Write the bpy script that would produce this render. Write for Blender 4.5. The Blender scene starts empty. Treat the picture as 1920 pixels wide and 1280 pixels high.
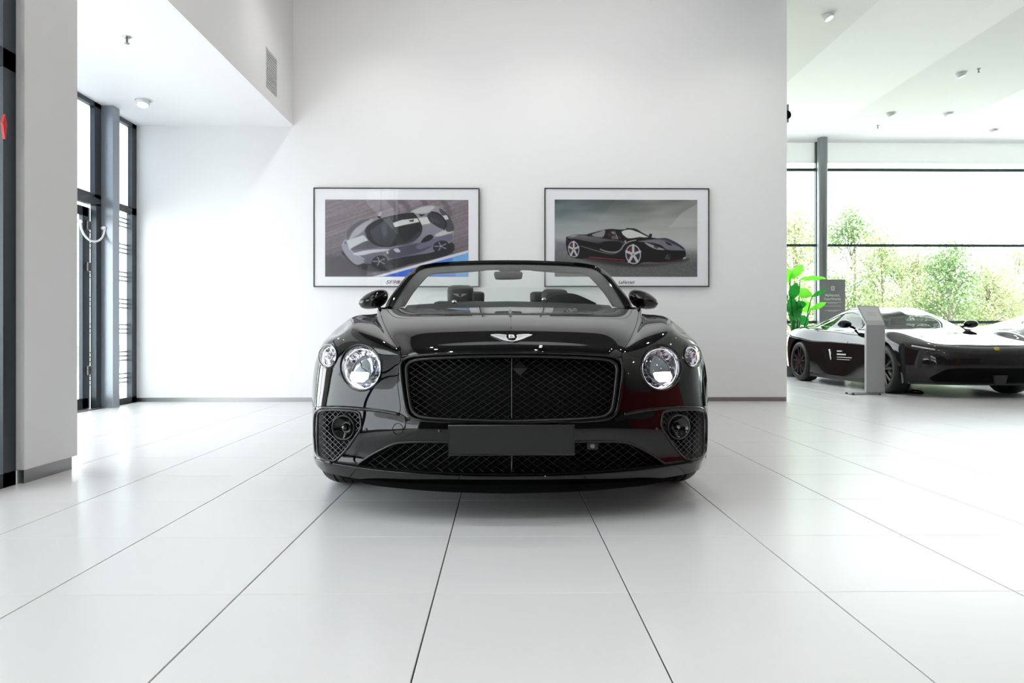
import bpy, bmesh, math, random
import numpy as np
from mathutils import Vector, Matrix, Euler

# ------------------------------------------------------------------ camera, light, exposure
SC = bpy.context.scene
COL = SC.collection
FPX, HOR, CAMH, YAW = 1285.0, 630.5, 0.7916, 0.01245      # focal length in px, horizon row, eye height, yaw
cam_data = bpy.data.cameras.new('camera')
cam_data.sensor_width = 36.0
cam_data.lens = 36.0 * FPX / 1920.0
cam_data.shift_y = -(640 - HOR) / 1920.0
cam_data.clip_start = 0.05
cam_data.clip_end = 400
cam = bpy.data.objects.new('camera', cam_data)
COL.objects.link(cam)
cam.location = (0, 0, CAMH)
cam.rotation_euler = (math.radians(90), 0, -YAW)
SC.camera = cam
SC.view_settings.view_transform = 'Standard'
SC.view_settings.look = 'None'
SC.view_settings.gamma = 1.0
SC.view_settings.use_curve_mapping = False
SC.view_settings.exposure = 0.45

world = bpy.data.worlds.new('world')
SC.world = world
world.use_nodes = True
wn = world.node_tree.nodes
wn['Background'].inputs['Color'].default_value = (0.93, 0.97, 1.0, 1)
wn['Background'].inputs['Strength'].default_value = 4.5

sun_data = bpy.data.lights.new('sun', 'SUN')
sun_data.energy, sun_data.angle, sun_data.color = 9.0, math.radians(1.5), (1.0, 0.97, 0.92)
sun = bpy.data.objects.new('sun', sun_data)
COL.objects.link(sun)
sun.rotation_euler = Vector((-0.12, 0.42, -0.9)).to_track_quat('-Z', 'Y').to_euler()   # high, from behind the building

def area_light(name, loc, rot, sx, sy, energy, portal=False, color=(1, 1, 1)):
    l = bpy.data.lights.new(name, 'AREA')
    l.shape = 'RECTANGLE'
    l.size, l.size_y, l.energy, l.color = sx, sy, energy, color
    l.cycles.is_portal = portal
    o = bpy.data.objects.new(name, l)
    COL.objects.link(o)
    o.location = loc
    o.rotation_euler = rot
    return o
R90 = math.radians(90)
area_light('portal_facade', (-2.75, 1.0, 2.5), (0, -R90, 0), 4.9, 5.4, 1, True)
area_light('portal_entrance', (-4.62, 6.1, 1.7), (0, -R90, 0), 3.2, 4.2, 1, True)
area_light('portal_far_window', (8.6, 14.78, 2.4), (-R90, 0, 0), 10.4, 4.8, 1, True)

YW_AIM = 8.35
def spot(loc, energy, angle=140, radius=0.03, aim=None, blend=1.0, color=(1.0, 0.985, 0.96)):
    l = bpy.data.lights.new('ceiling_or_fill_spot', 'SPOT')
    l.energy, l.spot_size, l.spot_blend, l.shadow_soft_size, l.color = energy, math.radians(angle), blend, radius, color
    o = bpy.data.objects.new('ceiling_or_fill_spot', l)
    COL.objects.link(o)
    o.location = loc
    if aim is not None:
        o.rotation_euler = (Vector(aim) - Vector(loc)).to_track_quat('-Z', 'Y').to_euler()
    return o
for ix, x in enumerate((-1.5, 0.7, 2.9, 5.2, 8.0)):
    for y in (-5.0, -2.6, 0.0, 2.4, 4.9, 7.0):
        spot((x, y, 4.88), 46 if x < 4 else 18)
for x in (-1.6, 0.2, 2.0):          # added unseen fill spots brightening the picture wall, and two for the bulkhead
    spot((x, 5.9, 4.9), 42, 110, aim=(x, YW_AIM, 4.1))
for y in (5.2, 7.0):
    spot((-0.2, y, 4.9), 16, 100, aim=(-2.55, y, 4.2))
spot((-0.4, 3.9, 4.9), 16, 80, aim=(-2.57, 3.95, 2.2))  # added unseen fill spot to brighten the pier

# ------------------------------------------------------------------ helpers
def P(px, py, Y):
    """world point seen at photo pixel (px, py) that lies at depth Y"""
    a = (px - 960.0) / FPX
    dx, dy = a * math.cos(YAW) + math.sin(YAW), -a * math.sin(YAW) + math.cos(YAW)
    t = Y / dy
    return np.array([dx * t, Y, CAMH + (HOR - py) / FPX * t])

def PZ(px, py, z):
    """world point seen at (px, py) at height z"""
    a = (px - 960.0) / FPX
    dx, dy = a * math.cos(YAW) + math.sin(YAW), -a * math.sin(YAW) + math.cos(YAW)
    t = (z - CAMH) * FPX / (HOR - py)
    return np.array([dx * t, dy * t, z])

def project(V):
    V = np.asarray(V, float)
    c, s = math.cos(YAW), math.sin(YAW)
    xr = V[..., 0] * c - V[..., 1] * s
    d = V[..., 0] * s + V[..., 1] * c
    return np.stack([960 + FPX * xr / d, HOR - FPX * (V[..., 2] - CAMH) / d], -1)

def srgb(r, g, b):
    f = lambda c: (c / 255 / 12.92) if c <= 10 else ((c / 255 + 0.055) / 1.055) ** 2.4
    return (f(r), f(g), f(b))

MATS = {}
def mat(name, color=(0.8, 0.8, 0.8), rough=0.5, metal=0.0, spec=None, emit=None, emit_s=0.0, ior=None, coat=0.0, noise=None, bump=None):
    m = bpy.data.materials.new(name)
    m.use_nodes = True
    nt = m.node_tree
    b = nt.nodes['Principled BSDF']
    b.inputs['Base Color'].default_value = (*color, 1)
    b.inputs['Roughness'].default_value = rough
    b.inputs['Metallic'].default_value = metal
    if spec is not None: b.inputs['Specular IOR Level'].default_value = spec
    if ior is not None: b.inputs['IOR'].default_value = ior
    if coat: b.inputs['Coat Weight'].default_value = coat; b.inputs['Coat Roughness'].default_value = 0.02
    if emit is not None:
        b.inputs['Emission Color'].default_value = (*emit, 1)
        b.inputs['Emission Strength'].default_value = emit_s
    tc = nt.nodes.new('ShaderNodeTexCoord')
    if noise:      # (scale, amount): slow variation of the colour
        n = nt.nodes.new('ShaderNodeTexNoise')
        n.inputs['Scale'].default_value = noise[0]
        n.inputs['Detail'].default_value = 4
        nt.links.new(tc.outputs['Object'], n.inputs['Vector'])
        mx = nt.nodes.new('ShaderNodeMix'); mx.data_type = 'RGBA'
        mx.inputs['A'].default_value = (*[c * (1 - noise[1]) for c in color], 1)
        mx.inputs['B'].default_value = (*[min(1, c * (1 + noise[1])) for c in color], 1)
        nt.links.new(n.outputs['Fac'], mx.inputs['Factor'])
        nt.links.new(mx.outputs['Result'], b.inputs['Base Color'])
    if bump:       # (scale, strength)
        n = nt.nodes.new('ShaderNodeTexNoise')
        n.inputs['Scale'].default_value = bump[0]
        n.inputs['Detail'].default_value = 3
        nt.links.new(tc.outputs['Object'], n.inputs['Vector'])
        bp = nt.nodes.new('ShaderNodeBump')
        bp.inputs['Strength'].default_value = bump[1]
        bp.inputs['Distance'].default_value = 0.002
        nt.links.new(n.outputs['Fac'], bp.inputs['Height'])
        nt.links.new(bp.outputs['Normal'], b.inputs['Normal'])
    MATS[name] = m
    return m

def glass_mat(name, tint=(1, 1, 1), ior=1.5, boost=1.0, rough=0.0):
    m = bpy.data.materials.new(name)
    m.use_nodes = True
    nt = m.node_tree
    nt.nodes.remove(nt.nodes['Principled BSDF'])
    tr = nt.nodes.new('ShaderNodeBsdfTransparent'); tr.inputs['Color'].default_value = (*tint, 1)
    gl = nt.nodes.new('ShaderNodeBsdfGlossy'); gl.inputs['Roughness'].default_value = rough
    fr = nt.nodes.new('ShaderNodeFresnel'); fr.inputs['IOR'].default_value = ior
    mx = nt.nodes.new('ShaderNodeMixShader')
    ml = nt.nodes.new('ShaderNodeMath'); ml.operation = 'MULTIPLY'; ml.inputs[1].default_value = boost; ml.use_clamp = True
    ge = nt.nodes.new('ShaderNodeNewGeometry')       # thin pane: the same reflectance from both faces
    mr = nt.nodes.new('ShaderNodeMapRange'); mr.inputs['To Min'].default_value = ior; mr.inputs['To Max'].default_value = 1.0 / ior
    nt.links.new(ge.outputs['Backfacing'], mr.inputs['Value']); nt.links.new(mr.outputs[0], fr.inputs['IOR'])
    nt.links.new(fr.outputs[0], ml.inputs[0])
    nt.links.new(ml.outputs[0], mx.inputs[0])
    nt.links.new(tr.outputs[0], mx.inputs[1])
    nt.links.new(gl.outputs[0], mx.inputs[2])
    nt.links.new(mx.outputs[0], nt.nodes['Material Output'].inputs['Surface'])
    MATS[name] = m
    return m

def translucent_mat(name, color, fac):
    m = mat(name, color, 0.5); nt = m.node_tree
    t = nt.nodes.new('ShaderNodeBsdfTranslucent'); t.inputs['Color'].default_value = (*color, 1)
    mx = nt.nodes.new('ShaderNodeMixShader'); mx.inputs[0].default_value = fac
    nt.links.new(nt.nodes['Principled BSDF'].outputs[0], mx.inputs[1]); nt.links.new(t.outputs[0], mx.inputs[2])
    nt.links.new(mx.outputs[0], nt.nodes['Material Output'].inputs['Surface'])
    return m

def vcol_mat(name, rough=0.35):
    m = mat(name, (0.5, 0.5, 0.5), rough)
    nt = m.node_tree
    a = nt.nodes.new('ShaderNodeAttribute'); a.attribute_name = 'ink'
    nt.links.new(a.outputs['Color'], nt.nodes['Principled BSDF'].inputs['Base Color'])
    return m

def mk(name, V, F, m, parent=None, off=None, smooth=True, label=None):
    V = np.asarray(V, float).reshape(-1, 3)
    if off is not None: V = V - np.asarray(off, float)
    me = bpy.data.meshes.new(name)
    me.from_pydata(V.tolist(), [], [list(map(int, f)) for f in F])
    if smooth:
        me.polygons.foreach_set('use_smooth', [True] * len(me.polygons))
    if m is not None:
        for mm in (m if isinstance(m, (list, tuple)) else [m]): me.materials.append(mm)
    me.update()
    o = bpy.data.objects.new(name, me)
    COL.objects.link(o)
    if parent is not None: o.parent = parent
    if label: o['label'] = label
    return o

def tag(o, label=None, cat=None, group=None, kind=None):
    if label: o['label'] = label
    if cat: o['category'] = cat
    if group: o['group'] = group
    if kind: o['kind'] = kind
    return o

def empty(name, loc=(0, 0, 0), rz=0):
    o = bpy.data.objects.new(name, None)
    COL.objects.link(o)
    o.location = loc
    o.rotation_euler = (0, 0, rz)
    o.empty_display_size = 0.2
    return o

class MB:
    """collects shapes into one mesh"""
    def __init__(s): s.V = []; s.F = []; s.n = 0
    def add(s, V, F):
        V = np.asarray(V, float).reshape(-1, 3)
        s.V.append(V)
        s.F += [[int(i) + s.n for i in f] for f in F]
        s.n += len(V)
        return s
    def box(s, x0, x1, y0, y1, z0, z1, bev=0.0):
        if bev <= 0:
            V = [(x, y, z) for x in (x0, x1) for y in (y0, y1) for z in (z0, z1)]
            F = [(0, 1, 3, 2), (4, 6, 7, 5), (0, 4, 5, 1), (2, 3, 7, 6), (0, 2, 6, 4), (1, 5, 7, 3)]
            return s.add(V, F)
        bm = bmesh.new()
        bmesh.ops.create_cube(bm, size=1)
        for v in bm.verts:
            v.co = ((x0 + x1) / 2 + v.co.x * (x1 - x0), (y0 + y1) / 2 + v.co.y * (y1 - y0), (z0 + z1) / 2 + v.co.z * (z1 - z0))
        bmesh.ops.bevel(bm, geom=bm.edges[:], offset=bev, segments=2, affect='EDGES', profile=0.6)
        bm.verts.index_update()
        V = [tuple(v.co) for v in bm.verts]; F = [[v.index for v in f.verts] for f in bm.faces]
        bm.free()
        return s.add(V, F)
    def tube(s, pts, r, n=8, closed=False, cap=True):
        V, F = tube(pts, r, n, closed, cap)
        return s.add(V, F)
    def lathe(s, prof, c, ax, n=32):
        V, F = lathe(prof, c, ax, n)
        return s.add(V, F)
    def ell(s, c, r, R=None, nu=20, nv=12):
        V = []; F = []
        for j in range(nv + 1):
            t = math.pi * j / nv
            for i in range(nu):
                p = 2 * math.pi * i / nu
                V.append((r[0] * math.sin(t) * math.cos(p), r[1] * math.sin(t) * math.sin(p), r[2] * math.cos(t)))
        for j in range(nv):
            for i in range(nu):
                a, b = j * nu + i, j * nu + (i + 1) % nu
                F.append((a, a + nu, b + nu, b))
        V = np.array(V)
        if R is not None: V = V @ np.array(R).T
        return s.add(V + np.asarray(c), F)
    def mk(s, name, m, parent=None, off=None, smooth=True, label=None):
        return mk(name, np.concatenate(s.V), s.F, m, parent, off, smooth, label)

def autosmooth(o, deg=35):
    """sharp edges where faces meet at more than deg"""
    me = o.data
    bm = bmesh.new(); bm.from_mesh(me)
    for e in bm.edges:
        e.smooth = not (len(e.link_faces) == 2 and e.calc_face_angle(0) > math.radians(deg))
    bm.to_mesh(me); bm.free()
    return o

def unit(v):
    v = np.asarray(v, float)
    return v / max(1e-12, np.linalg.norm(v))

def frame_of(ax):
    n = unit(ax)
    h = np.array([0, 0, 1.0]) if abs(n[2]) < 0.9 else np.array([1.0, 0, 0])
    t1 = unit(np.cross(h, n)); t2 = np.cross(n, t1)
    return t1, t2, n

def tube(pts, r, n=8, closed=False, cap=True):
    pts = np.asarray(pts, float); N = len(pts)
    rr = np.broadcast_to(np.asarray(r, float), (N,))
    if closed: T = np.roll(pts, -1, 0) - np.roll(pts, 1, 0)
    else: T = np.gradient(pts, axis=0)
    T /= np.maximum(1e-9, np.linalg.norm(T, axis=1))[:, None]
    t1, t2, _ = frame_of(T[0])
    V = []
    for i in range(N):
        t1 = t1 - T[i] * np.dot(t1, T[i]); t1 = unit(t1); t2 = np.cross(T[i], t1)
        for k in range(n):
            a = 2 * math.pi * k / n
            V.append(pts[i] + rr[i] * (math.cos(a) * t1 + math.sin(a) * t2))
    F = []
    for i in range(N if closed else N - 1):
        j = (i + 1) % N
        for k in range(n):
            l = (k + 1) % n
            F.append((i * n + k, i * n + l, j * n + l, j * n + k))
    if cap and not closed:
        F.append(list(range(n))[::-1]); F.append([(N - 1) * n + k for k in range(n)])
    return np.array(V), F

def lathe(prof, c, ax, n=32):
    """prof: list of (radius, height along axis)"""
    t1, t2, a = frame_of(ax)
    c = np.asarray(c, float); V = []; F = []
    for r, h in prof:
        for k in range(n):
            th = 2 * math.pi * k / n
            V.append(c + a * h + r * (math.cos(th) * t1 + math.sin(th) * t2))
    for i in range(len(prof) - 1):
        for k in range(n):
            l = (k + 1) % n
            F.append((i * n + k, i * n + l, (i + 1) * n + l, (i + 1) * n + k))
    return np.array(V), F

def crv(pts, n=8, closed=False):
    """Catmull-Rom through points (any dimension)"""
    p = np.asarray(pts, float); N = len(p); out = []
    rng = range(N) if closed else range(N - 1)
    for i in rng:
        if closed: a, b, c, d = p[(i - 1) % N], p[i], p[(i + 1) % N], p[(i + 2) % N]
        else:
            b, c = p[i], p[i + 1]
            a = p[i - 1] if i > 0 else 2 * b - c
            d = p[i + 2] if i + 2 < N else 2 * c - b
        for k in range(n):
            t = k / n
            out.append(0.5 * (2 * b + (c - a) * t + (2 * a - 5 * b + 4 * c - d) * t * t + (3 * b - a - 3 * c + d) * t ** 3))
    if not closed: out.append(p[-1])
    return np.array(out)

def spline_matrix(k, x):
    """natural cubic spline: rows give weights of control values at knots k for positions x"""
    n = len(k); h = np.diff(k)
    A = np.zeros((n, n)); B = np.zeros((n, n))
    A[0, 0] = A[-1, -1] = 1
    for i in range(1, n - 1):
        A[i, i - 1], A[i, i], A[i, i + 1] = h[i - 1], 2 * (h[i - 1] + h[i]), h[i]
        B[i, i - 1] += 6 / h[i - 1]; B[i, i] -= 6 / h[i - 1] + 6 / h[i]; B[i, i + 1] += 6 / h[i]
    M = np.linalg.solve(A, B)
    W = np.zeros((len(x), n))
    for r, xx in enumerate(x):
        i = min(max(np.searchsorted(k, xx) - 1, 0), n - 2)
        a, b = k[i + 1] - xx, xx - k[i]
        W[r] += M[i] * (a ** 3 / (6 * h[i]) - h[i] * a / 6) + M[i + 1] * (b ** 3 / (6 * h[i]) - h[i] * b / 6)
        W[r, i] += a / h[i]; W[r, i + 1] += b / h[i]
    return W

class Sheet:
    """smooth surface through a grid of control points C[v][u]"""
    def __init__(s, C):
        s.C = np.asarray(C, float); s.nv, s.nu = s.C.shape[:2]
        du = np.linalg.norm(np.diff(s.C, axis=1), axis=2).mean(0)
        dv = np.linalg.norm(np.diff(s.C, axis=0), axis=2).mean(1)
        s.ku = np.concatenate([[0], np.cumsum(np.sqrt(du))]); s.kv = np.concatenate([[0], np.cumsum(np.sqrt(dv))])
    def grid(s, us, vs):
        xu = np.interp(us, np.arange(s.nu), s.ku); xv = np.interp(vs, np.arange(s.nv), s.kv)
        Wu, Wv = spline_matrix(s.ku, xu), spline_matrix(s.kv, xv)
        return np.einsum('ab,bcd,ec->aed', Wv, s.C, Wu)

def fair(G, it=3, lam=0.5):
    G = G.copy()
    for _ in range(it):
        Q = G.copy()
        Q[1:-1, :] += lam * 0.5 * (G[2:, :] + G[:-2, :] - 2 * G[1:-1, :])
        G = Q; Q = G.copy()
        Q[:, 1:-1] += lam * 0.5 * (G[:, 2:] + G[:, :-2] - 2 * G[:, 1:-1])
        G = Q
    return G

def grid_normals(G):
    du = np.gradient(G, axis=1); dv = np.gradient(G, axis=0)
    N = np.cross(du, dv)
    return N / np.maximum(1e-12, np.linalg.norm(N, axis=2))[..., None]

def grid_tris(nv, nu):
    F = []
    for j in range(nv - 1):
        for i in range(nu - 1):
            a = j * nu + i
            F.append((a, a + 1, a + nu + 1)); F.append((a, a + nu + 1, a + nu))
    return F

def grid_quads(nv, nu, cu=False):
    F = []
    for j in range(nv - 1):
        for i in range(nu if cu else nu - 1):
            a = j * nu + i; b = j * nu + (i + 1) % nu
            F.append((a, b, b + nu, a + nu))
    return F

def trim(V, F, s):
    """keep the part of a triangle mesh where s > 0, cut exactly along s = 0"""
    V = [tuple(v) for v in np.asarray(V)]; s = list(s); out = []; cache = {}
    def cut(a, b):
        k = (min(a, b), max(a, b))
        if k not in cache:
            t = s[a] / (s[a] - s[b])
            t = min(0.999, max(0.001, t))
            cache[k] = len(V)
            V.append(tuple(V[a][i] + t * (V[b][i] - V[a][i]) for i in range(3)))
        return cache[k]
    for f in F:
        pos = [s[i] > 0 for i in f]
        c = sum(pos)
        if c == len(f): out.append(tuple(f))
        elif c:
            poly = []
            for i in range(len(f)):
                a, b = f[i], f[(i + 1) % len(f)]
                if pos[i]: poly.append(a)
                if pos[i] != pos[(i + 1) % len(f)]: poly.append(cut(a, b))
            if len(poly) >= 3: out.append(tuple(poly))
    used = sorted({i for f in out for i in f}); mp = {o: n for n, o in enumerate(used)}
    return np.array([V[i] for i in used]).reshape(-1, 3), [tuple(mp[i] for i in f) for f in out]

def poly_sdf(pts, poly):
    """signed distance to a closed 2-D polygon, positive inside"""
    pts = np.asarray(pts, float).reshape(-1, 2); poly = np.asarray(poly, float)
    d = np.full(len(pts), 1e9); ins = np.zeros(len(pts), bool)
    N = len(poly)
    for i in range(N):
        a, b = poly[i], poly[(i + 1) % N]
        e = b - a; w = pts - a
        t = np.clip((w @ e) / max(1e-12, e @ e), 0, 1)
        d = np.minimum(d, np.linalg.norm(w - t[:, None] * e, axis=1))
        c1 = (a[1] <= pts[:, 1]) & (b[1] > pts[:, 1]); c2 = (a[1] > pts[:, 1]) & (b[1] <= pts[:, 1])
        cr = e[0] * w[:, 1] - e[1] * w[:, 0]
        ins ^= (c1 & (cr > 0)) | (c2 & (cr < 0))
    return np.where(ins, d, -d)

def text_mesh(body, size=1.0, align='CENTER', extrude=0.0, shear=0.0, bold=0.0):
    cu = bpy.data.curves.new('lettering', 'FONT')
    cu.body = body; cu.size = size; cu.align_x = align; cu.align_y = 'CENTER'; cu.extrude = extrude; cu.shear = shear; cu.offset = bold
    cu.resolution_u = 3
    o = bpy.data.objects.new('lettering', cu)
    COL.objects.link(o)
    dg = bpy.context.evaluated_depsgraph_get()
    me = bpy.data.meshes.new_from_object(o.evaluated_get(dg))
    V = np.array([tuple(v.co) for v in me.vertices]).reshape(-1, 3); F = [tuple(p.vertices) for p in me.polygons]
    bpy.data.objects.remove(o); bpy.data.meshes.remove(me); bpy.data.curves.remove(cu)
    return V, F

def copy_tree(o, parent=None):
    c = o.copy(); COL.objects.link(c)
    c.parent = parent
    for ch in list(o.children): copy_tree(ch, c)
    return c

random.seed(7)
rng = np.random.default_rng(7)

# ------------------------------------------------------------------ materials
wall_white = mat('wall_white', (0.86, 0.86, 0.86), 0.55, bump=(60, 0.06))
wall_grey = mat('wall_grey', (0.62, 0.62, 0.615), 0.55, bump=(60, 0.06))
ceil_white = mat('ceiling_white', (0.84, 0.84, 0.835), 0.7, bump=(80, 0.05))
coffer_lit_white = mat('coffer_lit_white', (0.94, 0.94, 0.94), 0.7)  # lighter than the ceiling: the coffers' brighter light is put into the colour
tile_m = mat('floor_tile', (0.69, 0.69, 0.69), 0.27, spec=0.5, noise=(1.2, 0.02))
grout_m = mat('grout', (0.03, 0.03, 0.032), 0.9)
steel_m = mat('brushed_steel', (0.33, 0.33, 0.33), 0.32, 1.0, bump=(200, 0.1))
frame_m = mat('window_frame_grey', (0.055, 0.065, 0.075), 0.35, 0.5)
frost_m = translucent_mat('frosted_panel', (0.86, 0.9, 0.93), 0.5)
paint_m = mat('black_car_paint', (0.0022, 0.0022, 0.0025), 0.025, spec=0.5, ior=1.48)
gloss_m = mat('gloss_black_trim', (0.004, 0.004, 0.004), 0.06)
satin_m = mat('satin_black', (0.012, 0.012, 0.012), 0.3)
matte_m = mat('matte_black', (0.0025, 0.0025, 0.0025), 0.8, spec=0.1)
dash_m = mat('dash_black', (0.006, 0.006, 0.006), 0.5, spec=0.3)
plate_m = mat('plate_charcoal', (0.010, 0.010, 0.010), 0.45, bump=(900, 0.1))
rubber_m = mat('tyre_rubber', (0.012, 0.012, 0.013), 0.55)
leather_m = mat('dark_leather', (0.035, 0.036, 0.037), 0.45, bump=(400, 0.3))
trim_grey_m = mat('interior_trim_grey', (0.018, 0.0195, 0.019), 0.6)
chrome_m = mat('chrome', (0.9, 0.9, 0.92), 0.04, 1.0)
silver_m = mat('silver_badge', (0.66, 0.66, 0.67), 0.35, 0.25)
mirror_m = mat('mirror_glass', (0.7, 0.72, 0.74), 0.01, 1.0)
crystal_m = mat('crystal_reflector', (0.62, 0.60, 0.66), 0.05, 1.0)
led_m = mat('led_light', (1, 1, 1), 0.3, emit=(0.95, 0.97, 1.0), emit_s=6.0)
led_soft_m = mat('led_ring_light', (1, 1, 1), 0.3, emit=(0.97, 0.95, 1.0), emit_s=0.5)
pane_m = glass_mat('window_glass', (0.97, 0.995, 0.99))
shield_m = glass_mat('windscreen_glass', (0.90, 0.955, 0.925), 1.5, 0.55)
print_glass_m = glass_mat('picture_glass', (0.99, 0.99, 0.995))
lens_m = glass_mat('lamp_lens', (0.97, 0.97, 0.97))
coupe_m = mat('dark_graphite_paint', (0.012, 0.0115, 0.0115), 0.04, ior=1.45)
silver_paint_m = mat('silver_paint', (0.62, 0.63, 0.66), 0.18, 0.6, coat=0.6)
tint_m = glass_mat('tinted_car_glass', (0.45, 0.5, 0.48), 1.38)
sprink_m = mat('sprinkler_metal', (0.35, 0.35, 0.36), 0.3, 1.0)

# ------------------------------------------------------------------ the room
XF, XE = -2.61, -4.48            # glass facade beside the camera, entrance wall further left
YW = 8.35                        # picture wall
XWR = 3.47                       # its free right end
ZS, ZC = 3.342, 4.95             # low entrance soffit, main ceiling
YFAR, XR, YB = 14.65, 14.2, -8.0 # far window, right end, wall behind the camera

def S(o, label=None):
    o['kind'] = 'structure'
    if label: o['label'] = label
    return o

# floor: slab of dark joint colour, every tile its own piece
floor = S(MB().box(XE - 0.1, XR, YB, YFAR + 0.1, -0.12, -0.006).mk('floor', grout_m, smooth=False), 'floor of large white square tiles with thin dark joints')
TX0, TY0, TS = -0.212, 2.113, 0.6
GX, GY = 0.0042, 0.0020
def tile_verts(hx=TS / 2 - GX / 2, hy=TS / 2 - GY / 2):
    b = 0.0012
    V = []
    for (ix, iy, z) in ((hx, hy, -0.006), (hx, hy, -b), (hx - b, hy - b, 0.0)):
        V += [(-ix, -iy, z), (ix, -iy, z), (ix, iy, z), (-ix, iy, z)]
    F = [(8, 9, 10, 11)]
    for a in (0, 4):
        for k in range(4): F.append((a + k, a + (k + 1) % 4, a + 4 + (k + 1) % 4, a + 4 + k))
    return np.array(V), F
TV, TF = tile_verts()
tile_me = None
singles, rest = [], []
for i in range(-8, 25):
    for j in range(-17, 22):
        cx, cy = TX0 + (i + 0.5) * TS, TY0 + (j + 0.5) * TS
        if cx < XE - 0.1 or cx > XR or cy < YB or cy > YFAR: continue
        if cy < 3.4 and cx < XF - 0.2: continue
        near = max(cy - 0.3, 0.3)
        px = project([cx, max(cy, 0.6), 0]); 
        vis = cy > 1.2 and -250 < px[0] < 2150 and cy < 10.2
        if cy > YW - 0.2 and cx < XWR - 0.3: vis = False
        if vis and abs(cx - 0.03) < 0.75 and 3.4 < cy < 7.6: vis = False
        if vis and cx < -2.7 and cy < 4.3: vis = False
        (singles if vis else rest).append((cx, cy))
singles.sort(key=lambda c: c[1])
rest += singles[295:]; singles = singles[:295]
for (cx, cy) in singles:
    if tile_me is None:
        o = mk('tile', TV, TF, tile_m, floor, smooth=False); tile_me = o.data
    else:
        o = bpy.data.objects.new('tile', tile_me); COL.objects.link(o); o.parent = floor
    o.location = (cx, cy, 0)
mb = MB()
for (cx, cy) in rest: mb.add(TV + np.array([cx, cy, 0]), TF)
o = mb.mk('tile_field', tile_m, floor, smooth=False); o['kind'] = 'stuff'

# picture wall, its steel skirting
S(MB().box(XE, XWR, YW, YW + 0.3, 0.0, ZC + 0.2).mk('wall_back', wall_white, smooth=False), 'tall white wall behind the convertible')
S(MB().box(XE, XWR - 0.012, YW - 0.006, YW + 0.01, 0.0, 0.05).mk('baseboard_back', steel_m, smooth=False), 'brushed steel skirting at the foot of the picture wall')
# entrance: upper wall over the soffit
S(MB().box(XE - 0.12, -2.55, 3.74, YW, ZS, ZC + 0.2).mk('wall_left_upper', wall_white, smooth=False), 'white bulkhead with the low entrance soffit under it')
# white pier between facade and entrance
mb = MB().box(-2.95, -2.565, 3.705, 4.16, 0.075, ZS + 0.02, 0.004)
S(mb.mk('wall_pier', wall_white, smooth=False), 'white pier between the two glass fronts')
S(MB().box(-2.94, -2.58, 3.72, 4.13, 0.0, 0.076).mk('baseboard_pier', steel_m, smooth=False), 'steel skirting of the white pier')
S(MB().box(XE - 0.1, -2.9, 4.0, 4.1, 0.0, ZS).mk('wall_entrance_side', wall_white, smooth=False), 'white wall closing the entrance bay')
# walls out of the photograph's frame, seen only as reflections
S(MB().box(XF, XR, YB - 0.2, YB, 0, ZC + 0.2).mk('wall_behind', mat('wall_dark', (0.10, 0.10, 0.105), 0.6), smooth=False), 'dark wall behind the camera')
red_m = mat('red_feature_wall', (0.42, 0.012, 0.02), 0.45)
S(MB().box(XR, XR + 0.2, YB, YFAR, 0, ZC + 0.2).mk('wall_right', wall_grey, smooth=False), 'wall at the right end of the hall')
S(MB().box(6.6, 6.8, -3.2, 2.6, 0, 2.6).mk('wall_red_feature', red_m, smooth=False), 'low red feature wall beside the camera')
S(MB().box(-1.2, -1.0, YW + 0.3, YFAR, 0, ZC + 0.2).mk('wall_back_room', mat('red_dark', (0.10, 0.006, 0.01), 0.5), smooth=False), 'dark red wall hidden behind the picture wall')

S(MB().box(0.2, 5.3, 14.25, 14.4, 0, 1.0).mk('reflected_red_block', MATS['red_dark'], smooth=False), 'low dark red block added for its reflection, hidden behind the picture wall')  # unseen block, added for the red reflection in the coupe's side

# ceiling with two shallow coffers
mb = MB()
Z1 = ZC + 0.25
cof = [(4.65, 6.55, 2.0, 13.3), (8.75, 10.65, 2.0, 13.2)]
mb.box(3.4, 4.65, YB, YFAR, ZC, Z1)
mb.box(-2.75, 3.4, YW, YFAR, ZC, Z1)
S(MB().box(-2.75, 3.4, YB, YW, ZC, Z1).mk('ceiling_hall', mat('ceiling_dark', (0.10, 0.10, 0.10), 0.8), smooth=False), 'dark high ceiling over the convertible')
mb.box(6.55, 8.75, YB, YFAR, ZC, Z1)
mb.box(10.65, XR, YB, YFAR, ZC, Z1)
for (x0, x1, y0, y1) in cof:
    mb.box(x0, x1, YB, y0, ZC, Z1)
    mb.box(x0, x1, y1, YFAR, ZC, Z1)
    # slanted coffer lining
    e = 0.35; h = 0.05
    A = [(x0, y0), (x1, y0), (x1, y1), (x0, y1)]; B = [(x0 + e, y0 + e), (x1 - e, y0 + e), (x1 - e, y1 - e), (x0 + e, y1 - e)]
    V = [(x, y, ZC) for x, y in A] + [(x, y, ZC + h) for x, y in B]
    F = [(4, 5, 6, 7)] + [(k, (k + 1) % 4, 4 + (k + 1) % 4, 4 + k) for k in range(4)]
    S(mk('ceiling_coffer', V, F, coffer_lit_white, smooth=False), 'sunken ceiling panel, brightness painted in, %s' % ('nearer the picture wall' if x0 < 5 else 'at the far right'))
S(mb.mk('ceiling', ceil_white, smooth=False), 'white ceiling with shallow coffers')

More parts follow.
